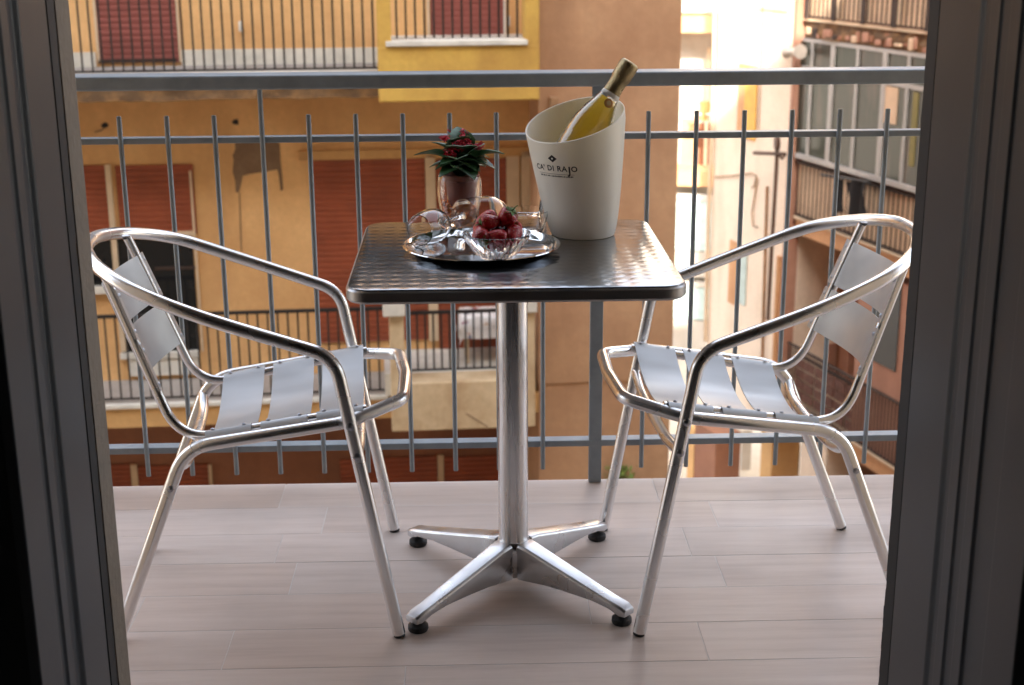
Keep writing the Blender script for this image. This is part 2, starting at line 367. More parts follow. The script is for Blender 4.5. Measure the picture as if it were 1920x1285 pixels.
# ------------------------------------------------------------------ door frame (stepped profiles either side of the view)
df = thing('door_frame', 'anthracite french door frame with stepped profiles and black gasket around the balcony view', 'door frame')
def sx(px, y): d = ray(px, 642); return d.x/d.y*y
H0, H1 = 0.004, 2.345
# left jamb, plan outline from the outside towards the room
L = [(XL+0.002, 2.002), (XL+0.002, 1.880), (XL-0.005, 1.872), (XL-0.005, 1.845), (XL-0.001, 1.842), (XL-0.001, 1.815), (XL-0.005, 1.812), (XL-0.005, 1.782), (XL+0.003, 1.776), (XL+0.003, 1.690), (XL-0.01, 1.684)]
MB().prism(L + [(XL-0.13, 1.684), (XL-0.13, 1.895), (XL-0.075, 1.895), (XL-0.075, 2.002)], H0, H1).build('jamb', M['frame'], df, bevel=0.0022)
def gasket(x0, side, y0, y1):
    mb = MB(); n = 150
    for i in range(n):
        z0 = H0 + (H1-H0)*i/n; z1 = H0 + (H1-H0)*(i+1)/n
        e = 0.004*noise.noise((z0*22, side*3.1, 0)) + 0.0025*noise.noise((z0*70, side, 4))
        mb.box(x0-0.02, x0+0.02, y0, y1+e, z0, z1)
    return mb.build('gasket', M['gasket'], df)
gasket(XL-0.017, -1, 2.003, 2.036)
Rr = [(XR-0.001, 2.046), (XR-0.001, 1.880), (XR+0.004, 1.872), (XR+0.004, 1.850), (XR+0.001, 1.847), (XR+0.001, 1.815), (XR+0.005, 1.812), (XR+0.005, 1.782), (XR+0.001, 1.778), (XR+0.001, 1.745), (XR+0.006, 1.741), (XR+0.006, 1.662), (XR-0.004, 1.655), (XR-0.004, 1.555), (XR+0.01, 1.55)]
MB().prism(Rr + [(XR+0.13, 1.55), (XR+0.13, 1.895), (XR+0.075, 1.895), (XR+0.075, 2.046)], H0, H1).build('jamb', M['frame'], df, bevel=0.0022)
gasket(XR+0.019, 1, 2.047, 2.093)
BX('lintel', M['frame'], df, XL-0.13, XR+0.13, 1.742, 2.0, H1+0.001, H1+0.07, 0.003)
BX('threshold', M['frame'], df, XL-0.12, XR+0.12, 1.52, 1.548, -0.19, 0.02, 0.004)

# ================================================================== opposite apartment building
B = Frame(0, 12.45, 0.07)
ob = thing('apartment_building', 'orange rendered apartment block with terracotta shutters, balconies and a yellow loggia', 'building', B.o, B.r)
def pb(name, mat, x0, y0, x1, y1, d0, d1, par=None, bevel=0, fr=B, root=None, label=None):
    ym, xm = (y0+y1)/2, (x0+x1)/2
    a = fr.hit(x0, ym, d0)[0]; b = fr.hit(x1, ym, d0)[0]; c = fr.hit(xm, y0, d0)[1]; d = fr.hit(xm, y1, d0)[1]
    return BX(name, M[mat], par or root or ob, a, b, d0, d1, d, c, bevel, label)
ZU, ZL = 0.155, -2.815; ZLL = ZL-2.97; RW = 0.75
xe = B.hit(1268, 400, 0)[0]               # right edge of the salmon block
xb = B.hit(1010, 400, 0)[0]               # where the block begins
xlg0 = B.hit(712, 100, -0.33)[0]; xlg1 = B.hit(1010, 100, -0.33)[0]
# walls by storey
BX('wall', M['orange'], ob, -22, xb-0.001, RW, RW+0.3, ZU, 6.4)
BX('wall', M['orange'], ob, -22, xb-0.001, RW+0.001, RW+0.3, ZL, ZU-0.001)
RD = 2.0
BX('wall', M['terracotta'], ob, -22, xb-0.001, RD, RD+0.3, -9.2, ZL-0.001)  # lowest storey set deep and coloured darker to stand for heavy shade
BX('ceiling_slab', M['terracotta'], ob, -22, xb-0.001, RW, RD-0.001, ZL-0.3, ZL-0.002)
zc = B.hit(1060, 718, 0)[1]
BX('block_wall', M['orangeblock'], ob, xb, xe, 0, 9, zc, 6.6); BX('block_wall', M['orangeblock'], ob, xb+0.006, xe-0.006, 0.02, 9, -9.2, zc-0.004)
BX('roof', M['concrete'], ob, -22, xb-0.002, -0.2, 9, 6.401, 6.6)
# slabs of the long balconies
def slab(zt, zb, mat, x0, x1):
    return BX('balcony_slab', M[mat], ob, x0, x1, 0, RW-0.001, zb, zt)
def rough_band(x0, x1, z0, z1, y, mat, seed):
    def fn(u, v):
        x = x0+(x1-x0)*u; z = z0+(z1-z0)*v
        n = noise.fractal((x*3+seed, z*9, 0), 0.8, 2, 4)
        return (x, y - max(0, n)*0.035 - 0.004, z + (0.02*n if v < 0.05 else 0))
    return MB().grid(fn, 160, 6).build('spalled_edge', M[mat], ob, smooth=1.2, thick=0.004)
zub = B.hit(420, 184, 0)[1]; zum = B.hit(420, 152, 0)[1]
slab(ZU-0.03, zub, 'amberband', -22, xb-0.002); BX('nosing', M['trim'], ob, -22, xlg0-0.02, -0.03, 0.045, ZU-0.029, ZU+0.004, 0.004); BX('floor_finish', M['concrete'], ob, -22, xlg0-0.02, 0.046, RW-0.002, ZU-0.029, ZU)
rough_band(-6, xlg0+0.05, zub-0.01, zum, -0.002, 'rustband', 2)
zlb = B.hit(300, 800, 0)[1]
slab(ZL-0.035, zlb, 'amberband', -22, xb-0.002); BX('nosing', M['trim'], ob, -22, B.hit(728,740,0)[0], -0.03, 0.045, ZL-0.034, ZL+0.004, 0.004); BX('floor_finish', M['greyfloor'], ob, -22, B.hit(728,740,0)[0], 0.046, RW-0.002, ZL-0.034, ZL)
slab(ZLL, ZLL-0.2, 'amberband', -22, xb-0.002)
BX('balcony_slab', M['amberband'], ob, -22, xb-0.002, 0, RW-0.001, ZU+2.77, ZU+2.97)
# skirting of the upper wall
xs0, xs1 = B.hit(180, 60, RW)[0], B.hit(333, 60, RW)[0]
BX('skirting', M['trim'], ob, -22, xs0-0.02, RW-0.02, RW, ZU+0.001, ZU+0.13); BX('skirting', M['trim'], ob, xs1+0.02, xlg0+0.02, RW-0.02, RW, ZU+0.001, ZU+0.14)
# shutters
def shutter(x0, x1, z0, z1, d, mat, pitch=0.055):
    mb = MB(); z = z1; 
    while z > z0+0.001:
        b = max(z0, z-pitch); mb.add([(x0,d,b),(x1,d,b),(x1,d-0.010,b+(z-b)*0.35),(x0,d-0.010,b+(z-b)*0.35),(x0,d-0.007,z-0.004),(x1,d-0.007,z-0.004),(x0,d,z),(x1,d,z)], [(0,1,2,3),(3,2,5,4),(4,5,7,6)]); z = b
    return mb.build('roller_shutter', M[mat], ob, smooth=0.9)
def psh(x0, y0, x1, y1, mat, d=RW-0.012, side=True):
    ym, xm = (y0+y1)/2, (x0+x1)/2
    return shutter(B.hit(x0, ym, d)[0], B.hit(x1, ym, d)[0], B.hit(xm, y1, d)[1], B.hit(xm, y0, d)[1], d, mat)
s_ = shutter(xs0, xs1, ZU+0.03, ZU+2.3, RW-0.012, 'shutter2'); pb('bottom_bar', 'ironbrown', 184, 111, 331, 117, RW-0.03, RW-0.002)
pb('door_trim', 'creamtrim', 176, -40, 181, 118, RW-0.03, RW-0.001); pb('door_trim', 'creamtrim', 331, -40, 335, 116, RW-0.03, RW-0.001)
psh(806, -120, 944, 76, 'shutter2'); pb('door_trim', 'trim', 944, -60, 948, 76, RW-0.03, RW-0.001); pb('door_trim', 'creamtrim', 800, -60, 805, 76, RW-0.03, RW-0.001)
psh(40, 311, 211, 437, 'shutter'); psh(221, 309, 366, 440, 'shutter'); 
zq = B.hit(300, 452, RW)[1]
pb('mullion', 'creamtrim', 211, 309, 221, 660, RW-0.04, RW-0.001); pb('door_trim', 'creamtrim', 366, 320, 370, 660, RW-0.03, RW-0.001)
pb('shutter_bar', 'creamtrim', 100, 437, 366, 446, RW-0.045, RW-0.008)
gl = pb('window', 'darkglass', 222, 446, 368, 662, RW-0.010, RW+0.002); pb('window', 'darkglass', 60, 446, 211, 540, RW-0.010, RW+0.002)
pb('glazing_bar', 'ironbrown', 290, 500, 366, 506, RW-0.02, RW-0.011, par=gl)
pb('sill', 'trim', 60, 540, 211, 553, RW-0.07, RW-0.001); pb('sill', 'trim', 225, 662, 372, 672, RW-0.07, RW-0.001); pb('step', 'trim', 240, 672, 372, 704, RW-0.05, RW-0.001)
psh(590, 298, 800, 640, 'shutter'); psh(820, 298, 950, 655, 'shutter')
pb('door_trim', 'creamtrim', 801, 290, 819, 640, RW-0.05, RW-0.001); pb('door_trim', 'creamtrim', 951, 290, 974, 655, RW-0.04, RW-0.001); pb('door_trim', 'creamtrim', 978, 285, 998, 655, RW-0.05, RW-0.001)
pb('lintel_trim', 'amberband', 560, 280, 1000, 297, RW-0.05, RW-0.001)
for q in ((120, 872, 248), (262, 872, 395), (640, 858, 820), (834, 854, 1000)): psh(q[0], q[1], q[2], 990, 'shutter', RD-0.012)
for q in ((249, 261, 872), (822, 833, 854), (394, 400, 872)): pb('mullion', 'creamtrim', q[0], q[2], q[1], 985, RD-0.04, RD-0.001)
# storey above the view, seen only in reflections
for a_, b_ in ((-4.4, -3.3), (-2.7, -1.7), (-0.9, 0.1)):
    shutter(a_, b_, ZU+3.02, ZU+5.2, RW-0.012, 'shutter2')
BX('reflection_panel', M['darkglass'], ob, -4.2, 0.9, -0.06, -0.03, 2.45, 5.5)  # unseen dark panel added to darken what the tabletop reflects
for a_, b_ in ((-6.5, -5.2), (-3.2, -2.8), (0.35, 0.6)): BX('window', M['darkglass'], ob, a_, b_, RW-0.01, RW-0.0005, ZU+3.1, ZU+5.1)
BX('wall_soffit', M['orange'], ob, -22, xb-0.002, 0, RW-0.001, ZU+5.70, ZU+5.90)
# damaged plaster, fixing holes and a crack
def blot(name, mat, pts, d, t=0.004):
    P = [B.hit(x, y, d) for x, y in pts]; n = len(P)
    v = [(x, d-t, z) for x, z in P] + [(x, d+0.001, z) for x, z in P]
    return MB().add(v, [tuple(range(n))] + [(i, i+n, (i+1)%n+n, (i+1)%n) for i in range(n)]).build(name, M[mat], ob)
blot('bare_plaster_patch', 'patch', [(440,262),(456,257),(478,264),(505,262),(524,268),(526,300),(529,330),(531,356),(526,358),(523,330),(520,318),(498,322),(470,326),(455,330),(452,345),(448,362),(442,360),(441,340),(436,322),(438,300),(436,292),(441,280)], RW)
for hx, hy in ((197, 236), (441, 229)):
    blot('fixing_hole', 'iron', [(hx+7*math.cos(a*math.pi/4)*random.uniform(.7,1.2), hy+6*math.sin(a*math.pi/4)*random.uniform(.7,1.2)) for a in range(8)], RW)
blot('hair_crack', 'patch', [(448,362),(450,362),(452,420),(454,480),(452,480),(450,430)], RW, 0.003)
blot('cable', 'patch', [(178,247),(190,243),(197,238),(198,240),(190,246),(178,249)], RW, 0.006)
# railings of the long balconies
bal_me = {}
def bars(root, xs, y, z0, z1, r, mat, name='baluster'):
    k = (round(z1-z0, 3), r, mat)
    if k not in bal_me: bal_me[k] = MB().tube([(0,0,0),(0,0,z1-z0)], r, 6).mesh(name)
    for x in xs:
        o = obj(name, bal_me[k], M[mat], root); o.location = (x, y, z0)
def railing(x0, x1, z0, z1, step, y, off=0.0):
    r_ = MB().box(x0, x1, y-0.018, y+0.018, z1-0.016, z1+0.012).box(x0, x1, y-0.008, y+0.008, z0, z0+0.016).build('railing', M['iron'], ob)
    n = int((x1-x0)/step); bars(r_, [x0+off+step*(i+0.5) for i in range(n)], y, z0, z1-0.01, 0.0092, 'iron'); return r_
zr0 = B.hit(420, 133, 0.03)[1]; sp = B.hit(419, 60, 0.03)[0]-B.hit(400, 60, 0.03)[0]
railing(-6.2, xlg0, zr0, ZU+0.95, sp, 0.03); 
zt1, zb1 = B.hit(450, 586, 0.03)[1], B.hit(450, 742, 0.03)[1]
x7 = B.hit(730, 650, 0.03)[0]
railing(-6.2, x7, zb1, zt1, sp*1.06, 0.03)
xg0, xg1 = B.hit(735, 60, 0.1)[0], B.hit(988, 60, 0.1)[0]
railing(xg0, xg1, B.hit(860, 74, 0.1)[1], ZU+0.95, sp*0.95, 0.1)
zt2, zb2 = B.hit(860, 584, 0.03)[1], B.hit(860, 693, 0.03)[1]
xh0, xh1 = B.hit(760, 640, 0.03)[0], B.hit(980, 640, 0.03)[0]
railing(xh0, xh1, zb2, zt2, sp*0.87, 0.03)
BX('loggia_floor', M['trim'], ob, xh0-0.2, xh1+0.02, -0.02, RW-0.003, ZL+0.001, zb2-0.002, 0.004); BX('loggia_floor', M['trim'], ob, xg0-0.02, xg1+0.15, 0.05, RW-0.003, ZU+0.001, B.hit(860, 75, 0.1)[1], 0.004)
# yellow loggia parapet above, cream one below
def loggia(mat, x0, x1, x2, x3, yt, yb, ztop, d=-0.33):
    ym = (yt+yb)/2; X0 = B.hit(x0, ym, d)[0]; X1 = B.hit(x1, ym, d)[0]; X2 = B.hit(x2, ym, d)[0]; X3 = B.hit(x3, ym, d)[0]
    ZT = B.hit(860, yt, d)[1]; ZB = B.hit(860, yb, d)[1]
    BX('parapet', M[mat], ob, X0, X3, d, -0.001, ZB, ZT, 0.012)
    for a, b in ((X0, X1), (X2, X3)): BX('corner_pillar', M[mat], ob, a+0.002, b-0.002, d+0.003, -0.03, ZT-0.03, ztop, 0.010)
    return X0, X1, X2, X3, ZT, ZB
u0, u1, u2, u3, uT, uB = loggia('yellow', 709, 736, 985, 1012, 86, 190, 1.25)
BX('sill', M['trim'], ob, u1-0.05, u2+0.02, -0.36, -0.05, uT+0.001, uT+0.045, 0.006)
zcap = B.hit(745, 592, -0.33)[1]
l0, l1, l2, l3, lT, lB = loggia('cream', 734, 762, 976, 1004, 716, 806, zcap)
for a, b in ((l0, l1), (l2, l3)): BX('pillar_cap', M['trim'], ob, a-0.05, b+0.012, -0.38, -0.02, zcap+0.001, zcap+0.22, 0.01)
blot('hanging_wire', 'patch', [(873,776),(875,775),(915,800),(914,801)], -0.33, 0.005)
# outlet box on the block and a light fitting by the shutter
pb('junction_box', 'pipe', 1030, 182, 1048, 204, -0.06, -0.001, bevel=0.012); pb('wall_light', 'trim', 447, 40, 453, 60, RW-0.06, RW-0.001, bevel=0.01); pb('wall_light', 'trim', 951, 30, 957, 50, RW-0.06, RW-0.001, bevel=0.01)
# table under a flowered cloth inside the lower loggia
tx, tz = B.hit(905, 600, 0.35); zfl = zb2-0.002
gw = B.o + B.m @ Vector((tx, 0.33, 0)); tz = B.hit(905, 592, 0.2)[1]
gt = thing('loggia_table', 'small table hidden under a flowered cloth in the lower loggia', 'table', (gw.x, gw.y, zfl), B.r)
BX('tabletop', M['creamtrim'], gt, -0.20, 0.20, -0.14, 0.20, tz-zfl-0.04, tz-zfl-0.012)
for a in (-0.17, 0.14):
    for b in (-0.12, 0.14): BX('leg', M['creamtrim'], gt, a, a+0.03, b, b+0.03, 0, tz-zfl-0.041)
def cloth(u, v):
    x, y = (u-0.5)*0.86, (v-0.5)*0.80; hx, hy = 0.215, 0.185; cx, cy = max(-hx, min(hx, x)), max(-hy, min(hy, y))
    dx, dy = x-cx, y-cy; d = math.hypot(dx, dy); drop = d; k = 0.10*d
    w = 0.012*math.sin(14*(x+y*1.3))*min(1, d*6)
    return (cx + (dx/d*k + w if d else 0), cy+0.03 + (dy/d*k + w if d else 0), tz-zfl - drop*0.97 + (0.004*math.sin(30*x) if not d else 0))
co = MB().grid(cloth, 30, 30).build('tablecloth', M['cloth'], smooth=1.5, thick=0.003); co.location = (gw.x, gw.y, zfl); co.rotation_euler = (0,0,B.r)
tag(co, 'white flowered tablecloth with pointed hems inside the lower loggia', 'tablecloth')

# ================================================================== wing on the right, running towards us
W = Frame(4.5, 22.679, -1.293)
wg = thing('apartment_building', 'pale apartment wing with glazed verandas, barred balconies and brown recesses', 'building', W.o, W.r)
def pw(name, mat, x0, y0, x1, y1, d0, d1, par=None, bevel=0, label=None): return pb(name, mat, x0, y0, x1, y1, d0, d1, par or wg, bevel, W, label=label)
ZS = 0.05; ST = 2.97
PD = -0.08                                # the pale end wall stands proud
p0, p1 = W.hit(1338, 300, PD)[0], W.hit(1479, 300, PD)[0]
BX('end_wall', M['pale'], wg, p0, p1, PD, 4, -6.6, 6.4)
XE = 14.5
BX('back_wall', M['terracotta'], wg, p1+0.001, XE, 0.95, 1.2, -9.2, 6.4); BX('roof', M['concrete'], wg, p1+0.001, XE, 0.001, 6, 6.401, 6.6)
pw('corner_trim', 'salmon', 1475, -60, 1480, 700, PD-0.012, 0.12)
for k in range(-2, 3):
    z = ZS+ST*k
    BX('balcony_slab', M['orangereveal' if k != 0 else 'rustband'], wg, p1+0.13, XE, 0.02, 0.949, z-0.27, z-0.031)
    BX('nosing', M['creamtrim'], wg, p1+0.13, XE, -0.03, 0.949, z-0.03, z, 0.004)
def wband(x0, x1, z0, z1):
    def fn(u, v):
        x = x0+(x1-x0)*u; z = z0+(z1-z0)*v; n = noise.fractal((x*2.2, z*6, 5), 0.8, 2, 4); return (x, 0.015-max(0, n)*0.08, z)
    return MB().grid(fn, 140, 6).build('spalled_edge', M['rustband'], wg, smooth=1.2, thick=0.004)
wband(p1+0.14, XE-0.1, ZS-0.275, ZS-0.032)
# barred balcony fronts
def barfront(z0, z1, step, back=None, post=None):
    mb = MB().box(p1+0.14, XE, -0.02, 0.012, z1-0.03, z1).box(p1+0.14, XE, -0.015, 0.01, z0+0.02, z0+0.045)
    x = p1+0.16
    while x < XE: mb.box(x, x+0.022, -0.005, 0.005, z0+0.046, z1-0.031); x += step
    o = mb.build('barred_front', M['ironbrown'], wg); o['kind'] = 'stuff'
    if back: BX('front_panel', M[back], wg, p1+0.14, XE, 0.03, 0.05, z0+0.05, z1-0.05)
    if post:
        x = p1+0.2
        while x < XE: BX('post', M['ironbrown'], wg, x, x+0.085, -0.05, -0.021, z0+0.01, z1+0.1); x += post
barfront(ZS, ZS+0.95, 0.12, 'panel', 0.78)
for i in range(46):                        # broken render hanging on under the slab
    cx_ = p1+0.2+i*0.16+random.uniform(-0.05, 0.05); cw = random.uniform(0.05, 0.17); ch = random.uniform(0.07, 0.2)
    BX('render_fragment', M[random.choice(('panel', 'salmon', 'terracotta', 'ironbrown', 'salmon'))], wg, cx_, cx_+cw, -random.uniform(0.01, 0.05), 0.01, ZS-0.27+random.uniform(0, 0.05), ZS-0.27+ch, 0.012)
zs1, zs2 = W.hit(1485, 283, 0)[1], W.hit(1485, 291, 0)[1]
barfront(ZS-ST, zs2-0.06, 0.12, 'panel')
barfront(ZS-2*ST, ZS-2*ST+0.95, 0.085)
# glazed veranda between the slabs
zt_ = ZS-0.28; zb_ = zs1; ztr = W.hit(1490, 124, 0)[1]
vf = MB().box(p1+0.13, XE, -0.05, 0.05, zb_-0.07, zb_).box(p1+0.13, XE, -0.02, 0.04, ztr-0.03, ztr+0.03).box(p1+0.13, XE, -0.02, 0.04, zt_-0.05, zt_)
mx = [W.hit(px, 100, 0)[0] for px in (1486, 1525, 1564, 1611, 1663, 1708)]; st = mx[-1]-mx[-2]
while mx[-1] < XE: mx.append(mx[-1]+st*0.9)
for i, x in enumerate(mx):
    w = 0.045 if i % 4 == 0 or i == 2 else 0.022
    vf.box(x-w, x+w, -0.03, 0.035, zb_+0.001, ztr-0.031); vf.box(x-w, x+w, -0.03, 0.035, ztr+0.031, zt_-0.051)
vf = vf.build('veranda_frame', M['alumframe'], wg)
for i in range(len(mx)-1):
    BX('pane', M['pane'], vf, mx[i]+0.023, mx[i+1]-0.023, 0.0, 0.012, zb_+0.002, ztr-0.032); BX('pane', M['pane'], vf, mx[i]+0.023, mx[i+1]-0.023, 0.0, 0.012, ztr+0.032, zt_-0.052)
a = W.hit(1655, 200, 0)[0]; b = W.hit(1683, 200, 0)[0]
BX('blind', M['panel'], vf, a, b, -0.012, -0.002, W.hit(1670, 232, 0)[1], ztr-0.05)
BX('blind', M['oliveblind'], vf, W.hit(1712, 200, 0)[0], W.hit(1722, 200, 0)[0], -0.012, -0.002, zb_+0.25, ztr-0.06)
# recessed storey below: pillars, lit wall, unit
pw('wall_pier', 'salmon', 1600, 520, 1720, 900, 0.05, 0.94); pw('dark_opening', 'darkglass', 1640, 520, 1685, 690, 0.035, 0.049)
pw('window_frame', 'trim', 1484, 438, 1503, 474, 0.90, 0.945, bevel=0.01); pw('condenser', 'acblack', 1506, 440, 1536, 470, 0.55, 0.90, bevel=0.03)
pw('pilaster', 'salmon', 1536, 640, 1552, 760, 0.80, 0.94); pw('pilaster', 'salmon', 1572, 640, 1588, 760, 0.80, 0.94)
# brick lattice behind the lower bars
zl0, zl1 = ZS-2*ST+0.02, ZS-2*ST+0.72
lat = BX('lattice_rail', M['ironbrown'], wg, p1+0.14, XE, 0.14, 0.17, zl1+0.001, zl1+0.04)
bme = MB().box(0, 0.25, 0, 0.03, 0, 0.135).mesh('brick', bevel=0.008, seg=1)
x = p1+0.16; i = 0
while x < 9.5:
    for k in range(4):
        o = obj('brick', bme, M['brickred'], lat); o.location = (x, 0.13, zl0+0.012+k*0.174)
    x += 0.31
# ground-floor columns
for x0, x1_, m_ in ((1288, 1300, 'amberband'), (1301, 1340, 'terracotta'), (1425, 1446, 'amberband'), (1500, 1548, 'pale')):
    pw('column', m_, x0, 800, x1_, 960, 0.10 if m_ != 'amberband' else 0.09, 0.6)
pw('arcade_wall', 'whitewall', 1342, 790, 1392, 866, 1.5, 1.7); pw('doorway', 'darkglass', 1460, 820, 1496, 960, 0.6, 0.62)
# openings, pipes, wires on the pale end wall
def window_on_pale(x0, y0, x1, y1):
    f = pw('window', 'orangereveal', x0, y0, x1, y1, PD-0.012, PD-0.001); pw('shutter_leaf', 'ochredoor', x0+(x1-x0)*0.35, y0+8, x1-1, y1, PD-0.03, PD-0.013, par=f); return f
window_on_pale(1383, 122, 1418, 262); pw('window', 'orangereveal', 1366, 452, 1384, 572, PD-0.014, PD-0.001)
pw('shutter_leaf', 'bluerail', 1385, 470, 1398, 572, PD-0.02, PD-0.001)
def wire(name, mat, pts, r, d=PD-0.02, par=wg):
    return MB().tube([(W.hit(x, y, d)[0], d, W.hit(x, y, d)[1]) for x, y in pts], r, 6).build(name, M[mat], par, smooth=1)
wire('pipe', 'pipe', [(1438, 350), (1434, 480), (1428, 700), (1426, 800)], 0.022); wire('cable', 'pipe', [(1340, 332), (1372, 330), (1408, 325), (1418, 330), (1414, 350), (1410, 352)], 0.012)
wire('cable', 'pipe', [(1420, 335), (1410, 400), (1412, 424), (1420, 426)], 0.012); wire('pipe', 'orangereveal', [(1462, 480), (1456, 600), (1450, 760)], 0.05); wire('cable', 'pipe', [(1430, 0), (1427, 120), (1422, 250)], 0.008)
wire('joint_line', 'pipe', [(1420, 16), (1450, 19), (1476, 22)], 0.007); wire('downpipe', 'creamtrim', [(1341, -30), (1339, 100), (1335, 240), (1328, 420), (1322, 640)], 0.035, PD-0.05)
# clothes-line bracket and lamp: things fixed to the wing
def wl(px, py, d): x, z = W.hit(px, py, d); return W.o + W.m @ Vector((x, d, 0)) + Vector((0, 0, z))
br = thing('clothesline_bracket', 'tall rusty pole with crossbar and pulley before the pale end wall', 'bracket')
MB().tube([wl(1459, 246, PD-0.3), wl(1455, 330, PD-0.3), wl(1446, 480, PD-0.3), wl(1440, 600, PD-0.3)], 0.03, 8).build('pole', M['pipebrown'], br, smooth=1)
MB().tube([wl(1414, 287, PD-0.3), wl(1472, 289, PD-0.3)], 0.03, 8).build('crossbar', M['pipebrown'], br, smooth=1)
MB().lathe([(0.001,-0.03),(0.11,-0.03),(0.13,0),(0.11,0.03),(0.001,0.03)], 16, Matrix.Translation(wl(1457, 268, PD-0.34)) @ Matrix.Rotation(1.57, 4, 'Y')).build('pulley', M['pipebrown'], br, smooth=0.8)
MB().tube([wl(1459, 288, PD-0.3), wl(1466, 298, PD-0.2), wl(1473, 290, PD-0.02)], 0.018, 6).build('brace', M['pipebrown'], br, smooth=1)
lm_ = thing('security_lamp', 'pale horn-shaped lamp sticking out of the corner by the verandas', 'lamp')
MB().tube([wl(1474, 99, PD-0.15), wl(1480, 98, PD-0.15), wl(1490, 97, PD-0.15), wl(1495, 97, PD-0.15), wl(1501, 97, PD-0.15)], [0.085, 0.05, 0.055, 0.08, 0.11], 12).build('horn', M['lampgrey'], lm_, smooth=0.8)
MB().tube([wl(1478, 100, PD-0.15), wl(1478, 104, PD+0.0)], 0.03, 6).build('arm', M['pipebrown'], lm_)
# garments hanging in front of the panel
def garment(px0, py0, px1, py1, mat, label, d=-0.25):
    def fn(u, v):
        xp = px0+(px1-px0)*u; yp = py0+(py1-py0)*v; s = 1-0.16*math.sin(math.pi*v)*abs(2*u-1)
        xp = (px0+px1)/2 + (xp-(px0+px1)/2)*s; x, z = W.hit(xp, yp + 4*abs(2*u-1)*(1-v), d); return (x, d+0.05*math.sin(u*11+v*2), z)
    o = MB().grid(fn, 12, 12).build('hanging_garment', M[mat], smooth=1.5, thick=0.01); o.location = W.o; o.rotation_euler = (0,0,W.r)
    return tag(o, label, 'laundry')
garment(1586, 338, 1627, 412, 'black_cloth', 'wide black garment hanging before the barred veranda front')
garment(1568, 336, 1580, 398, 'black_cloth', 'narrow dark garment hanging beside the wide black one')
wr = MB().tube([wl(1540, 328, -0.25), wl(1580, 334, -0.25), wl(1630, 342, -0.25)], 0.02, 6).build('clothesline_rod', M['iron']); tag(wr, 'short dark rod holding black laundry before the veranda front', 'rod')

# ================================================================== far building seen through the gap
Fr = Frame(0, 36, -0.25)
fb = thing('apartment_building', 'sunlit white building glimpsed through the gap with orange balcony edges', 'building', Fr.o, Fr.r)
def pf(name, mat, x0, y0, x1, y1, d0, d1, par=None, bevel=0): return pb(name, mat, x0, y0, x1, y1, d0, d1, par or fb, bevel, Fr)
BX('wall', M['whitewall'], fb, -6, 20, 1.2, 1.6, -9.2, 14)
pf('balcony_slab', 'orangereveal', 1200, 30, 1420, 62, 0, 1.19); pf('balcony_parapet', 'whitewall', 1200, -60, 1420, 24, -0.02, 0.2)
pf('balcony_slab', 'orangereveal', 1200, 322, 1420, 350, 0, 1.19); pf('balcony_front', 'bluerail', 1200, 378, 1420, 470, -0.02, 0.05); pf('handrail', 'whitewall', 1200, 366, 1420, 377, -0.05, 0.08)
pf('balcony_slab', 'whitewall', 1200, 472, 1420, 520, 0, 1.19); pf('balcony_front', 'bluerail', 1200, 540, 1420, 600, -0.02, 0.05); pf('handrail', 'whitewall', 1200, 530, 1420, 539, -0.05, 0.08)
pf('balcony_slab', 'whitewall', 1200, 602, 1420, 660, 0, 1.19); pf('dark_opening', 'terracotta', 1308, 232, 1332, 320, 1.1, 1.19); pf('wall_pier', 'orangereveal', 1276, 225, 1304, 320, 0.9, 1.19)
pf('drainpipe', 'creamtrim', 1322, 90, 1328, 320, 1.0, 1.15)
def lf(px, py, d): x, z = Fr.hit(px, py, d); return Fr.o + Fr.m @ Vector((x, d, 0)) + Vector((0, 0, z))
def garm2(px0, py0, px1, py1, mat, label):
    mb = MB().grid(lambda u, v: lf(px0+(px1-px0)*u + 3*math.sin(v*5), py0+(py1-py0)*v, -0.3+0.06*math.sin(u*9)), 8, 8)
    return tag(mb.build('hanging_garment', M[mat], smooth=1.5, thick=0.01), label, 'laundry')
garm2(1308, 190, 1330, 226, 'orange_cloth', 'orange cloth hung in the gap before the sunlit white building')
garm2(1292, 186, 1304, 214, 'greycloth', 'pale grey cloth hung in the gap beside the orange one')
ln = MB().tube([lf(1284, 216, -0.3), lf(1336, 214, -0.3)], 0.03, 6).build('clothesline_rod', M['trim']); tag(ln, 'pale rod holding laundry before the sunlit white building', 'rod')

# ================================================================== balcony railing
RA, YR = 0.0081, 3.2088
rt = thing('balcony_railing', 'grey painted steel railing with thin upright bars along the tiled balcony edge', 'railing', (0, YR, 0), math.atan(RA))
def rp(px, py): d = ray(px, py); t = YR/(d.y-RA*d.x); return d*t + Vector((0, 0, CAMH))
ztop = 0.996
MB().box(-2.6, 3.0, -0.038, 0.038, ztop-0.032, ztop).build('top_rail', M['railpaint'], rt, bevel=0.005, seg=3)
zm = rp(960, 257).z; zlo = rp(960, 832).z
MB().box(-2.6, 3.0, -0.008, 0.022, zm-0.007, zm+0.007).build('middle_rail', M['railpaint'], rt, bevel=0.002)
MB().box(-2.6, 3.0, -0.008, 0.026, zlo-0.008, zlo+0.008).build('bottom_rail', M['railpaint'], rt, bevel=0.002)
xp = (rp(1120, 300).x + rp(1117, 860).x)/2
MB().box(xp-0.0155, xp+0.0155, -0.007, 0.007, 0.001, ztop-0.0325).build('post', M['railpaint'], rt, bevel=0.0015)
zb0, zb1 = 0.042, 0.906
short = MB().tube([(0,0,zb0),(0,0,zb1-0.002),(0,0,zb1)], [0.0057, 0.0057, 0.004], 10).mesh('baluster', smooth=0.8)
tall = MB().tube([(0,0,zb0),(0,0,ztop-0.033)], 0.0057, 10).mesh('baluster', smooth=0.8)
s0 = rp(755, 209).x; stp = (rp(930, 207).x - rp(225, 215).x)/8
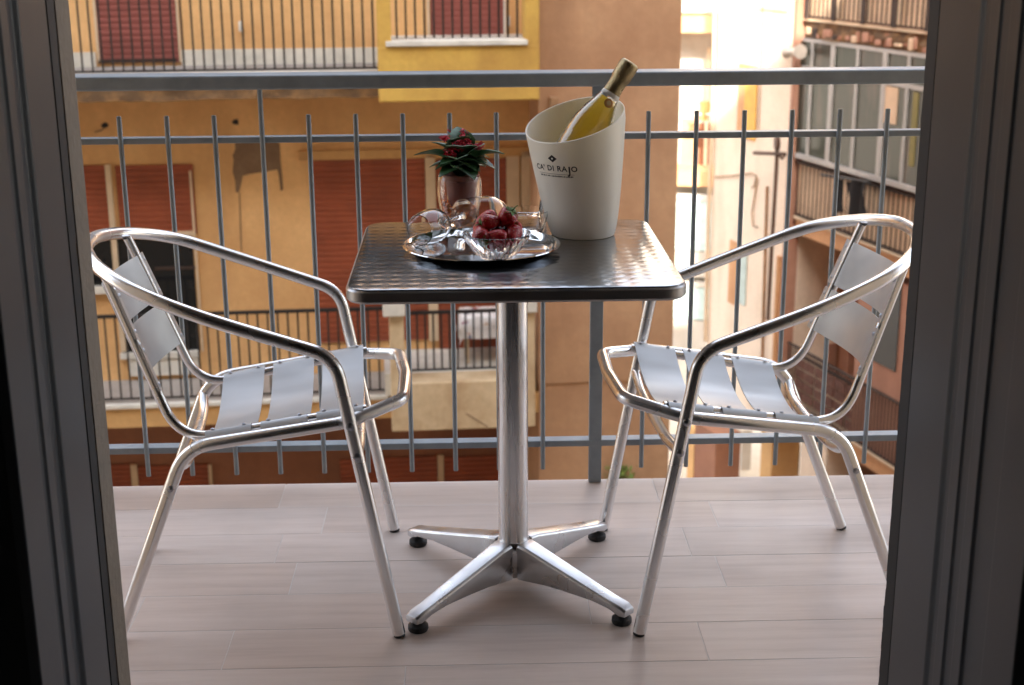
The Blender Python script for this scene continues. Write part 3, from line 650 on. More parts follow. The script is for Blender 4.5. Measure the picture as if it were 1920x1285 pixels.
for k in range(-14, 4):
    o = obj('baluster', tall if k in (-3, -13) else short, M['railpaint'], rt); o.location = (s0 + stp*k, -0.0145, 0)
s1 = rp(1215, 200).x; stp2 = (rp(1662, 197).x-s1)/5
for k in range(14):
    o = obj('baluster', tall if k == 10 else short, M['railpaint'], rt); o.location = (s1 + stp2*k, -0.0145, 0)

# ================================================================== chairs
RT = 0.0125
def chair(name, label):
    t = thing(name, label, 'chair', group='aluminium armchairs at the bistro table')
    A = M['alu']
    FF, AC = Vector((0.27, 0.2486, 0.006)), Vector((0.169, 0.248, 0.563))
    hoop = [(-0.05, 0.255, 0.643), (-0.165, 0.236, 0.688), (-0.243, 0.165, 0.716), (-0.284, 0.075, 0.731), (-0.293, 0, 0.734)]
    hoop = hoop + [(u, -v, z) for u, v, z in hoop[-2::-1]]
    mir = lambda p: Vector((p[0], -p[1], p[2]))
    front = fillet([FF, AC, Vector(hoop[0])], 0.075, 10); cut = 5
    cutp = len(front)-2
    arm = front[6:cutp+1] + [p for p in spline([front[-2]] + hoop + [mir(front[-2])], 10)][1:-1] + [mir(p) for p in reversed(front[6:cutp+1])]
    MB().tube(arm, RT, 16).build('armrest', A, t, smooth=0.8)
    capm = M['rubber']
    for s in (1, -1):
        leg = [p if s == 1 else mir(p) for p in front[:7]]
        lo = MB().tube(leg, RT, 16).build('leg', A, t, smooth=0.8)
        d = (leg[1]-leg[0]).normalized()
        MB().tube([leg[0]-d*0.006, leg[0]+d*0.001], RT-0.0012, 14).build('foot_cap', capm, lo, smooth=0.8)
    # rear legs run on into the seat ring
    BF, SR, SM, SF = Vector((-0.264, 0.205, 0.006)), Vector((-0.113, 0.212, 0.388)), Vector((0.188, 0.224, 0.430)), Vector((0.292, 0.150, 0.446))
    half = fillet([BF, SR, SM, SF, Vector((0.300, 0, 0.447))], [0.09, 0.08, 0.045], 8)
    k = 6
    ring = half[k:] + [mir(p) for p in reversed(half[k:-1])]
    MB().tube(ring, RT, 16).build('seat_frame', A, t, smooth=0.8)
    for s in (1, -1):
        leg = [p if s == 1 else mir(p) for p in half[:k+1]]
        lo = MB().tube(leg, RT, 16).build('leg', A, t, smooth=0.8); d = (leg[1]-leg[0]).normalized()
        MB().tube([leg[0]-d*0.006, leg[0]+d*0.001], RT-0.0012, 14).build('foot_cap', capm, lo, smooth=0.8)
    # back uprights bend forward under the slats
    UT, UB, UE = Vector((-0.246, 0.140, 0.712)), Vector((-0.128, 0.168, 0.386)), Vector((0.224, 0.192, 0.443))
    for s in (1, -1):
        p = fillet([UT, UB, UE], 0.085, 10); p = [q if s == 1 else mir(q) for q in p]
        MB().tube(p, 0.0095, 14).build('back_upright', A, t, smooth=0.8)
    # cross bars between the legs
    fz = 0.372; lf_ = FF.lerp(AC, fz/0.563)
    MB().tube(spline([(lf_.x, lf_.y-0.004, fz), (lf_.x+0.004, 0.12, fz-0.012), (lf_.x+0.004, -0.12, fz-0.012), (lf_.x, -lf_.y+0.004, fz)], 6), 0.0105, 12).build('crossbar', A, t, smooth=0.8)
    rz = 0.352; rl = BF.lerp(SR, rz/0.388)
    MB().tube(spline([(rl.x, rl.y-0.004, rz), (rl.x+0.006, 0.12, rz-0.02), (rl.x+0.006, -0.12, rz-0.02), (rl.x, -rl.y+0.004, rz)], 6), 0.0105, 12).build('crossbar', A, t, smooth=0.8)
    for s in (1, -1):                       # bolts through the front legs
        for zz in (fz, 0.432):
            c = FF.lerp(AC, zz/0.563); c.y *= s
            MB().lathe([(0.0001, 0.0), (0.0075, 0.0), (0.0075, 0.003), (0.004, 0.0055), (0.0001, 0.006)], 12, Matrix.Translation(c + Vector((0, s*0.0115, 0))) @ Matrix.Rotation(-s*math.pi/2, 4, 'X')).build('bolt', M['rivet'], t, smooth=0.7)
        c = BF.lerp(SR, 0.80); c.y *= s
        MB().lathe([(0.0001, 0.0), (0.006, 0.0), (0.006, 0.003), (0.0001, 0.005)], 12, Matrix.Translation(c + Vector((0, s*0.0115, 0))) @ Matrix.Rotation(-s*math.pi/2, 4, 'X')).build('bolt', M['rivet'], t, smooth=0.7)
    rme = MB().lathe([(0.0001, 0.0024), (0.003, 0.0018), (0.0045, 0)], 10).mesh('rivet', smooth=1)
    def rivet(par, p, nrm):
        o = obj('rivet', rme, M['rivet'], par); o.location = p; o.rotation_euler = Vector(nrm).to_track_quat('Z', 'Y').to_euler()
    # seat slats
    def seat_pt(u, w):                       # w in -1..1 across
        f = (u-UB.x)/(UE.x-UB.x); v = UB.y + (UE.y-UB.y)*f; z = UB.z + (UE.z-UB.z)*f + 0.0122
        e = min(1, abs(w)/0.90); sag = 0.046*(1-e**2.2); return Vector((u, v*w*1.11, z - sag - (0.010*(abs(w)-0.96)/0.04 if abs(w) > 0.96 else 0)))
    for u0, u1 in ((-0.078, 0.008), (0.026, 0.112), (0.130, 0.216)):
        sl = MB().grid(lambda a, b: seat_pt(u0+(u1-u0)*a, 2*b-1), 6, 50).build('seat_slat', M['alu_slat'], t, smooth=1.2, thick=0.002)
        for s in (1, -1):
            for a in (0.16, 0.84):
                p = seat_pt(u0+(u1-u0)*a, 0.925*s); rivet(sl, p + Vector((0, 0, 0.0012)), (0.12, 0.0, 1))
    # back slats, bowed to the rear
    dn = (UB-UT); fwdn = Vector((0.93, 0, 0.34)).normalized()
    def back_pt(f, w):
        c = UT + dn*f; e = abs(w); e = min(1, e/0.90); return Vector((c.x, c.y*w*1.12, c.z)) + fwdn*(0.0105 - 0.052*(1-e**2.0))
    for f0, f1 in ((0.115, 0.40), (0.43, 0.705)):
        sl = MB().grid(lambda a, b: back_pt(f0+(f1-f0)*a, 2*b-1), 6, 20).build('back_slat', M['alu_slat'], t, smooth=1.2, thick=0.002)
        for s in (1, -1):
            for a in (0.14, 0.86): rivet(sl, back_pt(f0+(f1-f0)*a, 0.93*s) + fwdn*0.0002, fwdn)
    return t
c1 = chair('armchair', 'silver aluminium armchair standing beside the tray end of the table')
c1.location = (-0.4454, 2.6664, 0.0005); c1.rotation_euler = (0, 0, 0.0717)
c2 = copy_tree(c1); c2['label'] = 'silver aluminium armchair standing beside the ice bucket end of the table'
c2.location = (0.560, 2.6875, 0.0005); c2.rotation_euler = (0, 0, 0.0503+math.pi)

# ================================================================== bistro table
TX, TY, TZ, TA = 0.0685, 2.667, 0.7034, 0.005
bt = thing('bistro_table', 'square steel bistro table on a single column with four splayed feet', 'table', (TX, TY, 0), TA)
def rsq(h, r, n=8):
    out = []
    for cx, cy, a0 in ((h-r, h-r, 0), (r-h, h-r, 90), (r-h, r-h, 180), (h-r, r-h, 270)):
        out += [(cx+r*math.cos(math.radians(a0+90*k/n)), cy+r*math.sin(math.radians(a0+90*k/n))) for k in range(n+1)]
    return out
def stack(levels, n=8):                  # stacked rounded squares (half-size, radius, z)
    mb = MB(); rings = [[(x, y, z) for x, y in rsq(h, r, n)] for h, r, z in levels]; N = len(rings[0])
    mb.v = [p for rg in rings for p in rg]; mb.f = [(i*N+k, i*N+(k+1)%N, (i+1)*N+(k+1)%N, (i+1)*N+k) for i in range(len(rings)-1) for k in range(N)]
    mb.f += [tuple(range(N-1,-1,-1)), tuple((len(rings)-1)*N+k for k in range(N))]; return mb
stack([(0.2965, 0.042, TZ-0.004), (0.2965, 0.042, TZ-0.0006), (0.2940, 0.040, TZ)]).build('tabletop', M['tabletop'], bt, smooth=0.6)
stack([(0.285, 0.035, TZ-0.027), (0.297, 0.042, TZ-0.0265), (0.301, 0.045, TZ-0.022), (0.301, 0.045, TZ-0.006), (0.2985, 0.043, TZ-0.003), (0.2967, 0.042, TZ-0.0042)]).build('rim', M['tablerim'], bt, smooth=0.6)
MB().lathe([(0.0001, 0.085), (0.0305, 0.085), (0.0305, TZ-0.045), (0.0001, TZ-0.045)], 40).build('column', M['column'], bt, smooth=0.6)
MB().box(-0.13, 0.13, -0.02, 0.02, TZ-0.0445, TZ-0.0275).box(-0.02, 0.02, -0.13, -0.0205, TZ-0.0445, TZ-0.0275).box(-0.02, 0.02, 0.0205, 0.13, TZ-0.0445, TZ-0.0275).build('mounting_cross', M['tablerim'], bt)
MB().lathe([(0.0001, 0.022), (0.032, 0.022), (0.037, 0.03), (0.037, 0.085), (0.033, 0.097), (0.0306, 0.099)], 32).build('hub', M['alu_cast'], bt, smooth=0.6)
RF = 0.3967/2*math.sqrt(2)
for k in range(4):
    a = math.radians(45+90*k) + 0.032
    R_ = Matrix.Rotation(a, 4, 'Z')
    prof = [(0.030, 0.098, 0.024, 0.022), (0.055, 0.094, 0.022, 0.024), (0.10, 0.083, 0.021, 0.030), (0.16, 0.069, 0.020, 0.033), (0.22, 0.055, 0.0185, 0.034), (RF-0.02, 0.046, 0.018, 0.030), (RF+0.005, 0.042, 0.0175, 0.022), (RF+0.018, 0.036, 0.015, 0.022)]
    mb = MB(); vs_ = []
    for d, zt, hw, zb in prof:
        vs_ += [(d, -hw, zb), (d, hw, zb), (d, hw, zt-0.004), (d, hw-0.004, zt), (d, -hw+0.004, zt), (d, -hw, zt-0.004)]
    n = 6; fs = [(i*n+j, i*n+(j+1)%n, (i+1)*n+(j+1)%n, (i+1)*n+j) for i in range(len(prof)-1) for j in range(n)] + [tuple(range(n)), tuple((len(prof)-1)*n+j for j in range(n))]
    mb.add([R_ @ Vector(v) for v in vs_], fs)
    lg = mb.build('foot_arm', M['alu_cast'], bt, smooth=0.5, bevel=0.0015)
    p = R_ @ Vector((RF, 0, 0))
    MB().lathe([(0.0001, 0.0006), (0.0185, 0.0006), (0.020, 0.004), (0.0195, 0.012), (0.013, 0.016), (0.008, 0.018), (0.008, 0.0235), (0.0001, 0.0235)], 20, Matrix.Translation(p)).build('foot_pad', M['rubber'], lg, smooth=0.6)
TZ += 0.0006
# ------------------------------------------------------------------ tray
tc = on_z(903, 470, TZ); 
tr = tag(MB().lathe([(0.0001, 0.0), (0.128, 0.0), (0.134, 0.003), (0.150, 0.0125), (0.1525, 0.0130), (0.1535, 0.0118), (0.151, 0.0105), (0.1355, 0.0015), (0.130, -0.0012), (0.0001, -0.0012)], 72).build('serving_tray', M['tray'], smooth=0.7), 'round polished silver serving tray holding strawberries and glasses on the table', 'tray')
tr.location = (tc.x, tc.y, TZ+0.0018); TT = TZ+0.0021
# ------------------------------------------------------------------ bowl of strawberries
bc = on_z(932, 488, TT)
bc = Vector((bc.x, bc.y+0.012, TT))
bw = thing('fruit_bowl', 'small cut glass bowl heaped with strawberries on the silver tray', 'bowl', bc)
n = 48; mb = MB()
prof_o = [(0.0001, 0.0), (0.026, 0.0), (0.030, 0.003), (0.042, 0.016), (0.056, 0.034), (0.0635, 0.047), (0.0645, 0.050)]
prof_i = [(0.0632, 0.0505), (0.0605, 0.047), (0.053, 0.035), (0.039, 0.018), (0.026, 0.0075), (0.0001, 0.006)]
vs_ = []
for i, (r, z) in enumerate(prof_o + prof_i):
    for k in range(n):
        f = 1 + (0.045*(1 if k % 2 else -1) if 2 <= i <= 4 else 0); a = 2*math.pi*k/n; vs_.append((r*f*math.cos(a), r*f*math.sin(a), z))
N = len(prof_o)+len(prof_i); mb.add(vs_, [(i*n+k, i*n+(k+1)%n, (i+1)*n+(k+1)%n, (i+1)*n+k) for i in range(N-1) for k in range(n)])
mb.build('cut_glass_body', M['glass'], bw, smooth=0.4)
def berry_mesh():
    pr = [(0.0001, -0.021), (0.005, -0.019), (0.010, -0.012), (0.0145, -0.002), (0.0165, 0.007), (0.0155, 0.014), (0.010, 0.018), (0.0001, 0.0175)]
    P = spline([Vector((r, 0, z)) for r, z in pr], 2); mb = MB().lathe([(max(p.x, 0.0001), p.z) for p in P], 16)
    mb.v = [(x*(1+0.08*noise.noise((x*60, y*60, z*60))), y*(1+0.08*noise.noise((x*60+5, y*60, z*60))), z) for x, y, z in mb.v]; return mb.mesh('berry_body', smooth=1.5)
def calyx_mesh():
    mb = MB()
    for k in range(7):
        a = 2*math.pi*k/7; R_ = Matrix.Rotation(a, 4, 'Z'); mb.add([R_ @ Vector(p) for p in ((0,0,0.0185),(0.007,0.004,0.020),(0.016,0,0.0155+0.003*(k%2)),(0.007,-0.004,0.020),(0.008,0,0.0175))], [(0,3,2,1),(0,1,4),(1,2,4),(2,3,4),(3,0,4)])
    mb.tube([(0,0,0.018),(0.002,0.001,0.026),(0.005,0.002,0.031)], [0.0016,0.0013,0.001], 6); return mb.mesh('calyx')
BM, CM = berry_mesh(), calyx_mesh()
spots = [(-0.030, -0.018, 0.050, 2.2, 0.3, 0.4), (0.000, -0.028, 0.048, 1.9, -0.2, 1.5), (0.030, -0.016, 0.050, 1.2, 0.8, 2.5), (0.034, 0.016, 0.052, 0.9, -0.7, 0.2), (0.004, 0.030, 0.050, 2.4, 0.2, 4.0), (-0.030, 0.018, 0.053, 2.0, 0.5, 3.0),
         (-0.012, -0.004, 0.071, 1.7, 0.3, 5.0), (0.018, 0.004, 0.075, 0.55, 0.35, 0.5), (-0.018, 0.016, 0.072, 1.4, -0.5, 2.0), (0.002, 0.0, 0.028, 1.5, 0.2, 1.0), (-0.024, -0.004, 0.030, 1.2, 0.9, 2.0), (0.024, 0.004, 0.030, 1.8, 0.9, 3.0)]
for i, (x, y, z, rx, ry, rz) in enumerate(spots):
    o = thing('strawberry', 'deep red strawberry with leafy top at the peak of the heap' if i == 7 else 'ripe red strawberry heaped in the cut glass bowl', 'strawberry', (bc.x+x, bc.y+y, bc.z+z), 0, 'strawberries in the glass bowl')
    o.rotation_euler = (rx, ry, rz); s = (1.12 if i == 7 else random.uniform(0.95, 1.12)); o.scale = (s, s, s)
    obj('berry_body', BM, M['berry'], o); obj('calyx', CM, M['calyx'], o)
# ------------------------------------------------------------------ glasses on the tray
def goblet(label, p, M3, k=1.0):
    t = thing('wine_glass', label, 'glass'); t.matrix_world = Matrix.Translation(p) @ M3
    o = [(0.0001, 0.066), (0.004, 0.066), (0.010, 0.069), (0.024, 0.080), (0.033, 0.097), (0.0355, 0.115), (0.0335, 0.135), (0.0305, 0.152)]
    i_ = [(0.0292, 0.1525), (0.0322, 0.135), (0.0342, 0.115), (0.0317, 0.098), (0.023, 0.083), (0.010, 0.0725), (0.0001, 0.071)]
    MB().lathe([(r*k, z*k) for r, z in o+i_], 40).build('bowl', M['glass'], t, smooth=0.8)
    MB().lathe([(0.0001, 0.0), (0.033*k, 0.0), (0.0335*k, 0.0012), (0.032*k, 0.002), (0.008*k, 0.006), (0.0045*k, 0.012), (0.0036*k, 0.03), (0.0038*k, 0.055), (0.0045*k, 0.0655*k), (0.0001, 0.0655*k)], 32).build('stem_and_foot', M['glass'], t, smooth=0.8); return t
# left glass lies with its mouth towards us
def lying(px, py, yaw, k=1.0, tilt=math.radians(91.5)):
    p = on_z(px, py, TT); R3 = (Matrix.Rotation(yaw, 4, 'Z') @ Matrix.Rotation(tilt, 4, 'Y')); return Vector((p.x, p.y, TT+0.0375*k)), R3
p, r3 = lying(872, 438, math.radians(-125)); goblet('clear stemmed glass lying on the tray edge farthest from the ice bucket', p, r3)
p, r3 = lying(1018, 436, math.radians(166)); goblet('clear stemmed glass lying behind the strawberry bowl beside the plant', p, r3, 1.05)
dc = on_z(985, 440, TT)
dsh = tag(MB().lathe([(0.0001, 0.0), (0.03, 0.0), (0.036, 0.006), (0.046, 0.038), (0.0485, 0.05), (0.047, 0.0505), (0.0445, 0.039), (0.0345, 0.0085), (0.028, 0.004), (0.0001, 0.004)], 40).build('glass_dish', M['glass'], smooth=0.7), 'plain clear glass dish standing between strawberry bowl and ice bucket', 'dish')
dsh.location = (dc.x, dc.y, TT)
# ------------------------------------------------------------------ ice bucket with slanting rim
kc = on_z(1093, 438, TZ)
bk = thing('ice_bucket', 'white ice bucket with slanted rim and black lettering on the table', 'ice bucket', (kc.x, kc.y, TZ))
SHX = -0.020
def lean(p): return (p[0]+SHX*p[2]/0.235, p[1], p[2])
def rad(z): return 0.0640 + 0.0390*min(1, max(z, 0)/0.235)**0.72
def rimz(a): return 0.232 + 0.036*math.cos(a-math.radians(45))
NB, NZ = 72, 26
mb = MB(); rings = []
for k in range(NZ+1):
    rings.append([(rad(rimz(a)*k/NZ)*math.cos(a), rad(rimz(a)*k/NZ)*math.sin(a), rimz(a)*k/NZ) for a in [2*math.pi*j/NB for j in range(NB)]])
tk = 0.0034
rings.append([((rad(rimz(a))-tk/2)*math.cos(a), (rad(rimz(a))-tk/2)*math.sin(a), rimz(a)+0.0014) for a in [2*math.pi*j/NB for j in range(NB)]])
for k in range(NZ, 0, -1):
    rings.append([((rad(rimz(a)*k/NZ)-tk)*math.cos(a), (rad(rimz(a)*k/NZ)-tk)*math.sin(a), max(0.005, rimz(a)*k/NZ)) for a in [2*math.pi*j/NB for j in range(NB)]])
mb.v = [lean(p) for rg in rings for p in rg]; mb.f = [(i*NB+j, i*NB+(j+1)%NB, (i+1)*NB+(j+1)%NB, (i+1)*NB+j) for i in range(len(rings)-1) for j in range(NB)]
mb.f += [tuple(range(NB-1,-1,-1)), tuple((len(rings)-1)*NB+j for j in range(NB))]
mb.build('bucket_body', M['bucket'], bk, smooth=0.7)
# print wrapped round the side
ca = math.atan2(-kc.y, -kc.x)            # direction from the bucket to the camera
PA = ca - math.radians(30)
def wrap(x, y): a = PA + x/0.088; z = 0.142 + y; r = rad(z)+0.0005; return lean((r*math.cos(a), r*math.sin(a), z))
def text_mesh(s, size, x, y, space=1.0):
    cu = bpy.data.curves.new('t', 'FONT'); cu.body = s; cu.size = size; cu.align_x = 'LEFT'; cu.space_character = 1.12; cu.resolution_u = 3; cu.offset = size*0.022
    o = bpy.data.objects.new('t', cu); COL.objects.link(o); dg = bpy.context.evaluated_depsgraph_get(); me = bpy.data.meshes.new_from_object(o.evaluated_get(dg))
    bpy.data.objects.remove(o); bm = bmesh.new(); bm.from_mesh(me); bmesh.ops.triangulate(bm, faces=bm.faces)
    bmesh.ops.subdivide_edges(bm, edges=bm.edges[:], cuts=1); v = [wrap(p.co.x+x, p.co.y+y) for p in bm.verts]; f = [[q.index for q in fa.verts] for fa in bm.faces]; bm.free(); return v, f
def text_width(s_, size):
    cu = bpy.data.curves.new('t', 'FONT'); cu.body = s_; cu.size = size; cu.space_character = 1.12; o = bpy.data.objects.new('t', cu); COL.objects.link(o)
    me = bpy.data.meshes.new_from_object(o.evaluated_get(bpy.context.evaluated_depsgraph_get())); w = max(v.co.x for v in me.vertices); bpy.data.objects.remove(o); return w
mb = MB(); sz = 0.0150; W1 = text_width("CA' DI RA", sz); WJ = text_width("J", sz*1.4); WO = text_width("O", sz); tot = W1+WJ+WO+0.004; x0 = -tot/2
v, f = text_mesh("CA' DI RA", sz, x0, 0.0); mb.add(v, f); v, f = text_mesh("J", sz*1.4, x0+W1+0.002, -0.0048); mb.add(v, f); v, f = text_mesh("O", sz, x0+W1+WJ+0.004, 0.0); mb.add(v, f)
mb.build('lettering', M['ink'], bk)
mb = MB()
def strip(x0, x1, y0, y1):
    nn = max(1, int((x1-x0)/0.003)); mb.add([wrap(x0+(x1-x0)*i/nn, yy) for i in range(nn+1) for yy in (y0, y1)], [(2*i, 2*i+2, 2*i+3, 2*i+1) for i in range(nn)])
strip(-0.040, 0.040, -0.0068, -0.0062)
x = -0.037
while x < 0.037:
    w = random.uniform(0.0013, 0.0024); strip(x, x+w, -0.0122, -0.0093-random.choice((0, 0.0006))); x += w + random.choice((0.0008, 0.0009, 0.0008, 0.0022))
mb.add([wrap(0.0+a, 0.0245+b) for a, b in ((-0.0095,0),(0,0.0075),(0.0095,0),(0,-0.0075))], [(0,1,2,3)])
mb.build('emblem', M['ink'], bk)
mb = MB(); mb.add([tuple(Vector(wrap(a, 0.0245+b))*1.0 + Vector((0.0006*math.cos(PA), 0.0006*math.sin(PA), 0))) for a, b in ((-0.0022,0),(0,0.0022),(0.0022,0),(0,-0.0022))], [(0,1,2,3)]); mb.build('emblem_centre', M['bucket'], bk)
# ------------------------------------------------------------------ bottle leaning in the bucket
btl = thing('wine_bottle', 'clear bottle of pale wine with gold foil neck leaning in the white bucket', 'bottle')
d = ray(1183, 116); tq = (kc.y+0.006)/d.y; PT = Vector((0, 0, CAMH)) + d*tq      # neck leans over the bucket's rim
d = ray(1099, 250); tq = (kc.y-0.002)/d.y; PM = Vector((0, 0, CAMH)) + d*tq; ax = (PT-PM).normalized(); base = PT - ax*0.252
btl.matrix_world = Matrix.Translation(base) @ ax.to_track_quat('Z', 'Y').to_matrix().to_4x4()
G = [(0.0001, 0.0), (0.036, 0.0), (0.040, 0.004), (0.0415, 0.02), (0.0415, 0.085), (0.0400, 0.106), (0.035, 0.128), (0.0275, 0.150), (0.0215, 0.168), (0.0175, 0.185), (0.0160, 0.215), (0.0160, 0.238)]
Gi = [(0.0001 if r < 0.001 else r-0.0025, z+(0.004 if i < 2 else 0)) for i, (r, z) in enumerate(G)]
MB().lathe(G + [(r, z) for r, z in reversed(Gi)], 40).build('glass_body', M['glass'], btl, smooth=0.6)
wn = [(0.0001, 0.0045), (0.033, 0.0045), (0.0368, 0.009), (0.0387, 0.02), (0.0387, 0.085), (0.0373, 0.106), (0.0322, 0.128), (0.0247, 0.150), (0.0188, 0.168), (0.0001, 0.168)]
MB().lathe(wn, 40).build('wine', M['wine'], btl, smooth=0.6)
fo = spline([Vector((r, 0, z)) for r, z in ((0.0192, 0.172), (0.0180, 0.186), (0.0176, 0.205), (0.0190, 0.213), (0.0200, 0.219), (0.0200, 0.240), (0.0190, 0.248), (0.014, 0.2515), (0.0001, 0.252))], 3)
mb = MB().lathe([(max(p.x, 0.0001), p.z) for p in fo], 36); mb.v = [(x*(1+0.035*noise.noise((x*160, y*160, z*90))), y*(1+0.035*noise.noise((x*160+9, y*160, z*90))), z) for x, y, z in mb.v]
mb.build('foil', M['foil'], btl, smooth=1.2)
inv = btl.matrix_world.to_3x3().inverted(); cdir = inv @ (Vector((0, 0, CAMH))-PT); ang = math.atan2(cdir.y, cdir.x)
Mx = Matrix.Rotation(ang+0.25, 4, 'Z') @ Matrix.Translation((0.0245, 0, 0.160)) @ Matrix.Rotation(math.radians(68), 4, 'Y')
MB().lathe([(0.0001, 0.0015), (0.0085, 0.0015), (0.0095, 0.0008), (0.0095, 0), (0.0001, 0)], 24, Mx).build('medallion', M['medal'], btl, smooth=0.6)
MB().lathe([(0.0001, 0.0022), (0.0045, 0.0022), (0.005, 0.0016), (0.0001, 0.0016)], 20, Mx).build('medallion_centre', M['foil'], btl, smooth=0.6)
MB().lathe([(0.0188, 0.181), (0.0202, 0.172), (0.0200, 0.172), (0.0186, 0.181)], 32).build('neck_label', M['label'], btl, smooth=0.8)

# ------------------------------------------------------------------ flowering plant in a glass holder
gc = on_z(862, 424, TZ); gc = Vector((gc.x, gc.y+0.030, TZ))
hg = tag(MB().lathe([(0.0001, 0.0), (0.034, 0.0), (0.037, 0.004), (0.044, 0.04), (0.0475, 0.070), (0.0465, 0.092), (0.0425, 0.105), (0.0405, 0.1045), (0.0445, 0.092), (0.0455, 0.070), (0.042, 0.041), (0.035, 0.007), (0.033, 0.005), (0.0001, 0.005)], 48).build('glass_holder', M['glass'], smooth=0.7), 'clear barrel-shaped glass holder around the potted red flower', 'glass holder')
hg.location = gc
pm = MB().lathe([(0.0001, -0.0055), (0.0045, -0.004), (0.006, 0), (0.0045, 0.004), (0.0001, 0.0055)], 8).mesh('amber_pebble', smooth=1.5)
for i in range(48):
    a = random.uniform(0, 6.28); lv = (i//3) % 4 if i % 3 else i//3 % 2; r = random.uniform(0.006, 0.029) if i % 3 == 0 else 0.0295+0.0016*lv
    o = obj('amber_pebble', pm, M['amber']); o.location = gc + Vector((r*math.cos(a), r*math.sin(a), 0.0115 + 0.0105*lv)); o.rotation_euler = (random.uniform(-0.6, 0.6), random.uniform(-0.6, 0.6), a); s = random.uniform(0.85, 1.15); o.scale = (s, s, s)
    tag(o, 'amber glass pebble lying in the clear holder under the flower pot', 'pebble', 'amber pebbles in the glass holder')
pc = gc + Vector((0.004, 0, 0.017))
pl = thing('potted_kalanchoe', 'small plant with dark green leaves and red flowers in a plum pot', 'plant', pc)
MB().lathe([(0.0001, 0.022), (0.0245, 0.022), (0.0260, 0.024), (0.0345, 0.076), (0.0375, 0.077), (0.0385, 0.088), (0.0365, 0.0885), (0.0355, 0.079), (0.0325, 0.076), (0.031, 0.074), (0.0001, 0.074)], 40).build('pot', M['pot'], pl, smooth=0.6)
MB().lathe([(0.0001, 0.081), (0.02, 0.080), (0.0335, 0.0765), (0.0345, 0.077), (0.0001, 0.075)], 24).build('soil', M['soil'], pl, smooth=1)
def leaf_mesh(Lf, Wf, droop, name='leaf'):
    def fn(u, v):
        w = Wf*math.sin(math.pi*min(1, 0.06+u*0.94))**0.75*(1-0.1*u)*(1+0.05*math.sin(u*30)) ; s = 2*v-1
        return (Lf*u*math.cos(droop*u), s*w/2, Lf*u*math.sin(-droop*u)*0.9 + 0.12*Lf*math.sin(u*3) + abs(s)*w*0.22)
    return MB().grid(fn, 10, 6).mesh(name, smooth=1.5, thick=0.0012)
LM = [leaf_mesh(0.066, 0.062, 0.5), leaf_mesh(0.056, 0.058, 0.9), leaf_mesh(0.088, 0.052, 0.35)]
def leaf(az, el, z, k, s=1.0, r0=0.006):
    o = obj('leaf', LM[k], M['leaf'], pl); o.location = (r0*math.cos(az), r0*math.sin(az), z); o.rotation_euler = (random.uniform(-0.3, 0.3), -el, az); o.scale = (s, s, s)
rd = math.radians
leaf(rd(183), rd(40), 0.092, 2, 1.16); leaf(rd(-8), rd(42), 0.092, 2, 1.12); leaf(rd(-20), rd(35), 0.090, 0, 1.15); leaf(rd(168), rd(62), 0.10, 2, 0.9); leaf(rd(-28), rd(40), 0.10, 0, 1.0); leaf(rd(200), rd(55), 0.095, 1, 1.0)
for i in range(9): leaf(rd(20+i*40+random.uniform(-10, 10)), rd(random.uniform(28, 58)), 0.085+0.004*(i % 3), i % 2, random.uniform(0.85, 1.1))
for i in range(8): leaf(rd(i*45+random.uniform(-12, 12)), rd(random.uniform(52, 76)), 0.098, i % 2, random.uniform(0.95, 1.25))
leaf(rd(-80), rd(84), 0.116, 0, 1.05, 0.002); leaf(rd(100), rd(86), 0.128, 0, 1.0, 0.002); leaf(rd(-100), rd(60), 0.09, 0, 1.1); leaf(rd(-60), rd(45), 0.088, 1, 1.1)
MB().tube([(0,0,0.078),(0.002,0,0.12),(0.001,0.002,0.150)], [0.003,0.0025,0.002], 8).build('stem', M['stem'], pl, smooth=1)
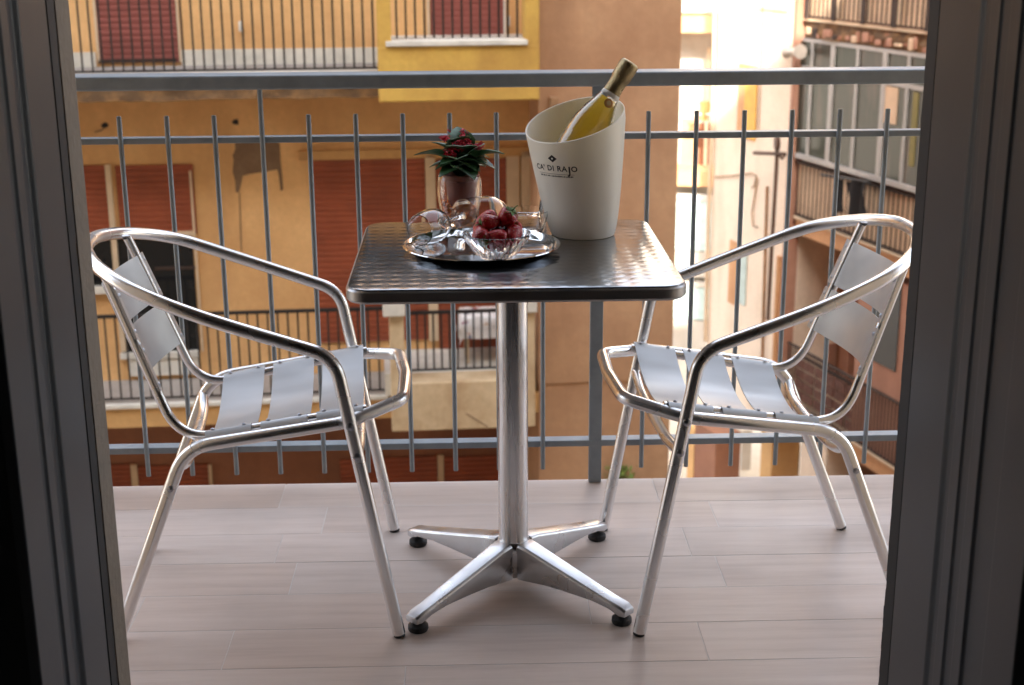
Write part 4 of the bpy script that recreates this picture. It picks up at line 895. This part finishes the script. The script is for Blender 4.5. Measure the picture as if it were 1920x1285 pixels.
def cluster(x, y, z, nfl, spread):
    mb = MB(); P = Vector((x, y, z))
    for i in range(nfl):
        c = P + Vector((random.gauss(0, spread), random.gauss(0, spread), random.gauss(0, spread*0.55)))
        q = Vector((random.gauss(0, 0.6), random.gauss(-0.3, 0.6), 1)).to_track_quat('Z', 'Y').to_matrix()
        for k in range(4):
            a = k*math.pi/2; e1 = Vector((math.cos(a), math.sin(a), 0)); e2 = Vector((-math.sin(a), math.cos(a), 0))
            pts = [Vector((0,0,0)), e1*0.003+e2*0.0022+Vector((0,0,.001)), e1*0.0065+Vector((0,0,0.0005)), e1*0.003-e2*0.0022+Vector((0,0,.001))]
            mb.add([c + q @ p_ for p_ in pts], [(0,1,2),(0,2,3)])
    f_ = mb.build('flower_cluster', M['petal'], pl, thick=0.0005)
    MB().tube(spline([(x*0.2, y*0.2, 0.085), (x*0.6, y*0.6, (z+0.085)/2+0.01), (x, y, z-0.004)], 4), 0.0011, 6).build('flower_stalk', M['stem'], pl, smooth=1)
for a in ((-0.030, -0.006, 0.164, 26, 0.0068), (0.002, -0.014, 0.156, 26, 0.0075), (0.034, -0.002, 0.146, 26, 0.0070), (-0.022, -0.022, 0.133, 22, 0.0065), (0.010, 0.012, 0.170, 18, 0.006), (0.040, 0.006, 0.134, 16, 0.005), (-0.006, -0.02, 0.146, 14, 0.006)): cluster(*a)

# ------------------------------------------------------------------ weed rooted in the block's wall
wx, wz = B.hit(1160, 896, 0.02); wp = B.o + B.m @ Vector((wx, -0.02, 0)); wp.z = wz-0.12
wd = thing('wall_weed', 'leafy green weed sprouting low on the salmon wall block', 'plant', wp)
mb = MB()
for i in range(150):
    c = Vector((random.gauss(0, 0.075), -abs(random.gauss(0.02, 0.06)), random.uniform(0, 0.27))); q = Vector((random.gauss(0,1), random.gauss(-0.6,1), random.gauss(0.5,1))).to_track_quat('Z', 'Y').to_matrix(); s = random.uniform(0.02, 0.042)
    mb.add([c + q @ Vector(p_)*s for p_ in ((0,-1,0),(0.5,0,0.1),(0,1,0),(-0.5,0,0.1))], [(0,1,2,3)])
M['weed'] = plain('weed_leaf', (0.14, 0.19, 0.03), 0.6, var=0.5, scale=30)
mb.build('foliage', M['weed'], wd, thick=0.001); MB().tube([(0, 0.02, 0), (0.01, -0.03, 0.1), (0, -0.03, 0.22)], 0.008, 6).build('stem', M['stem'], wd)
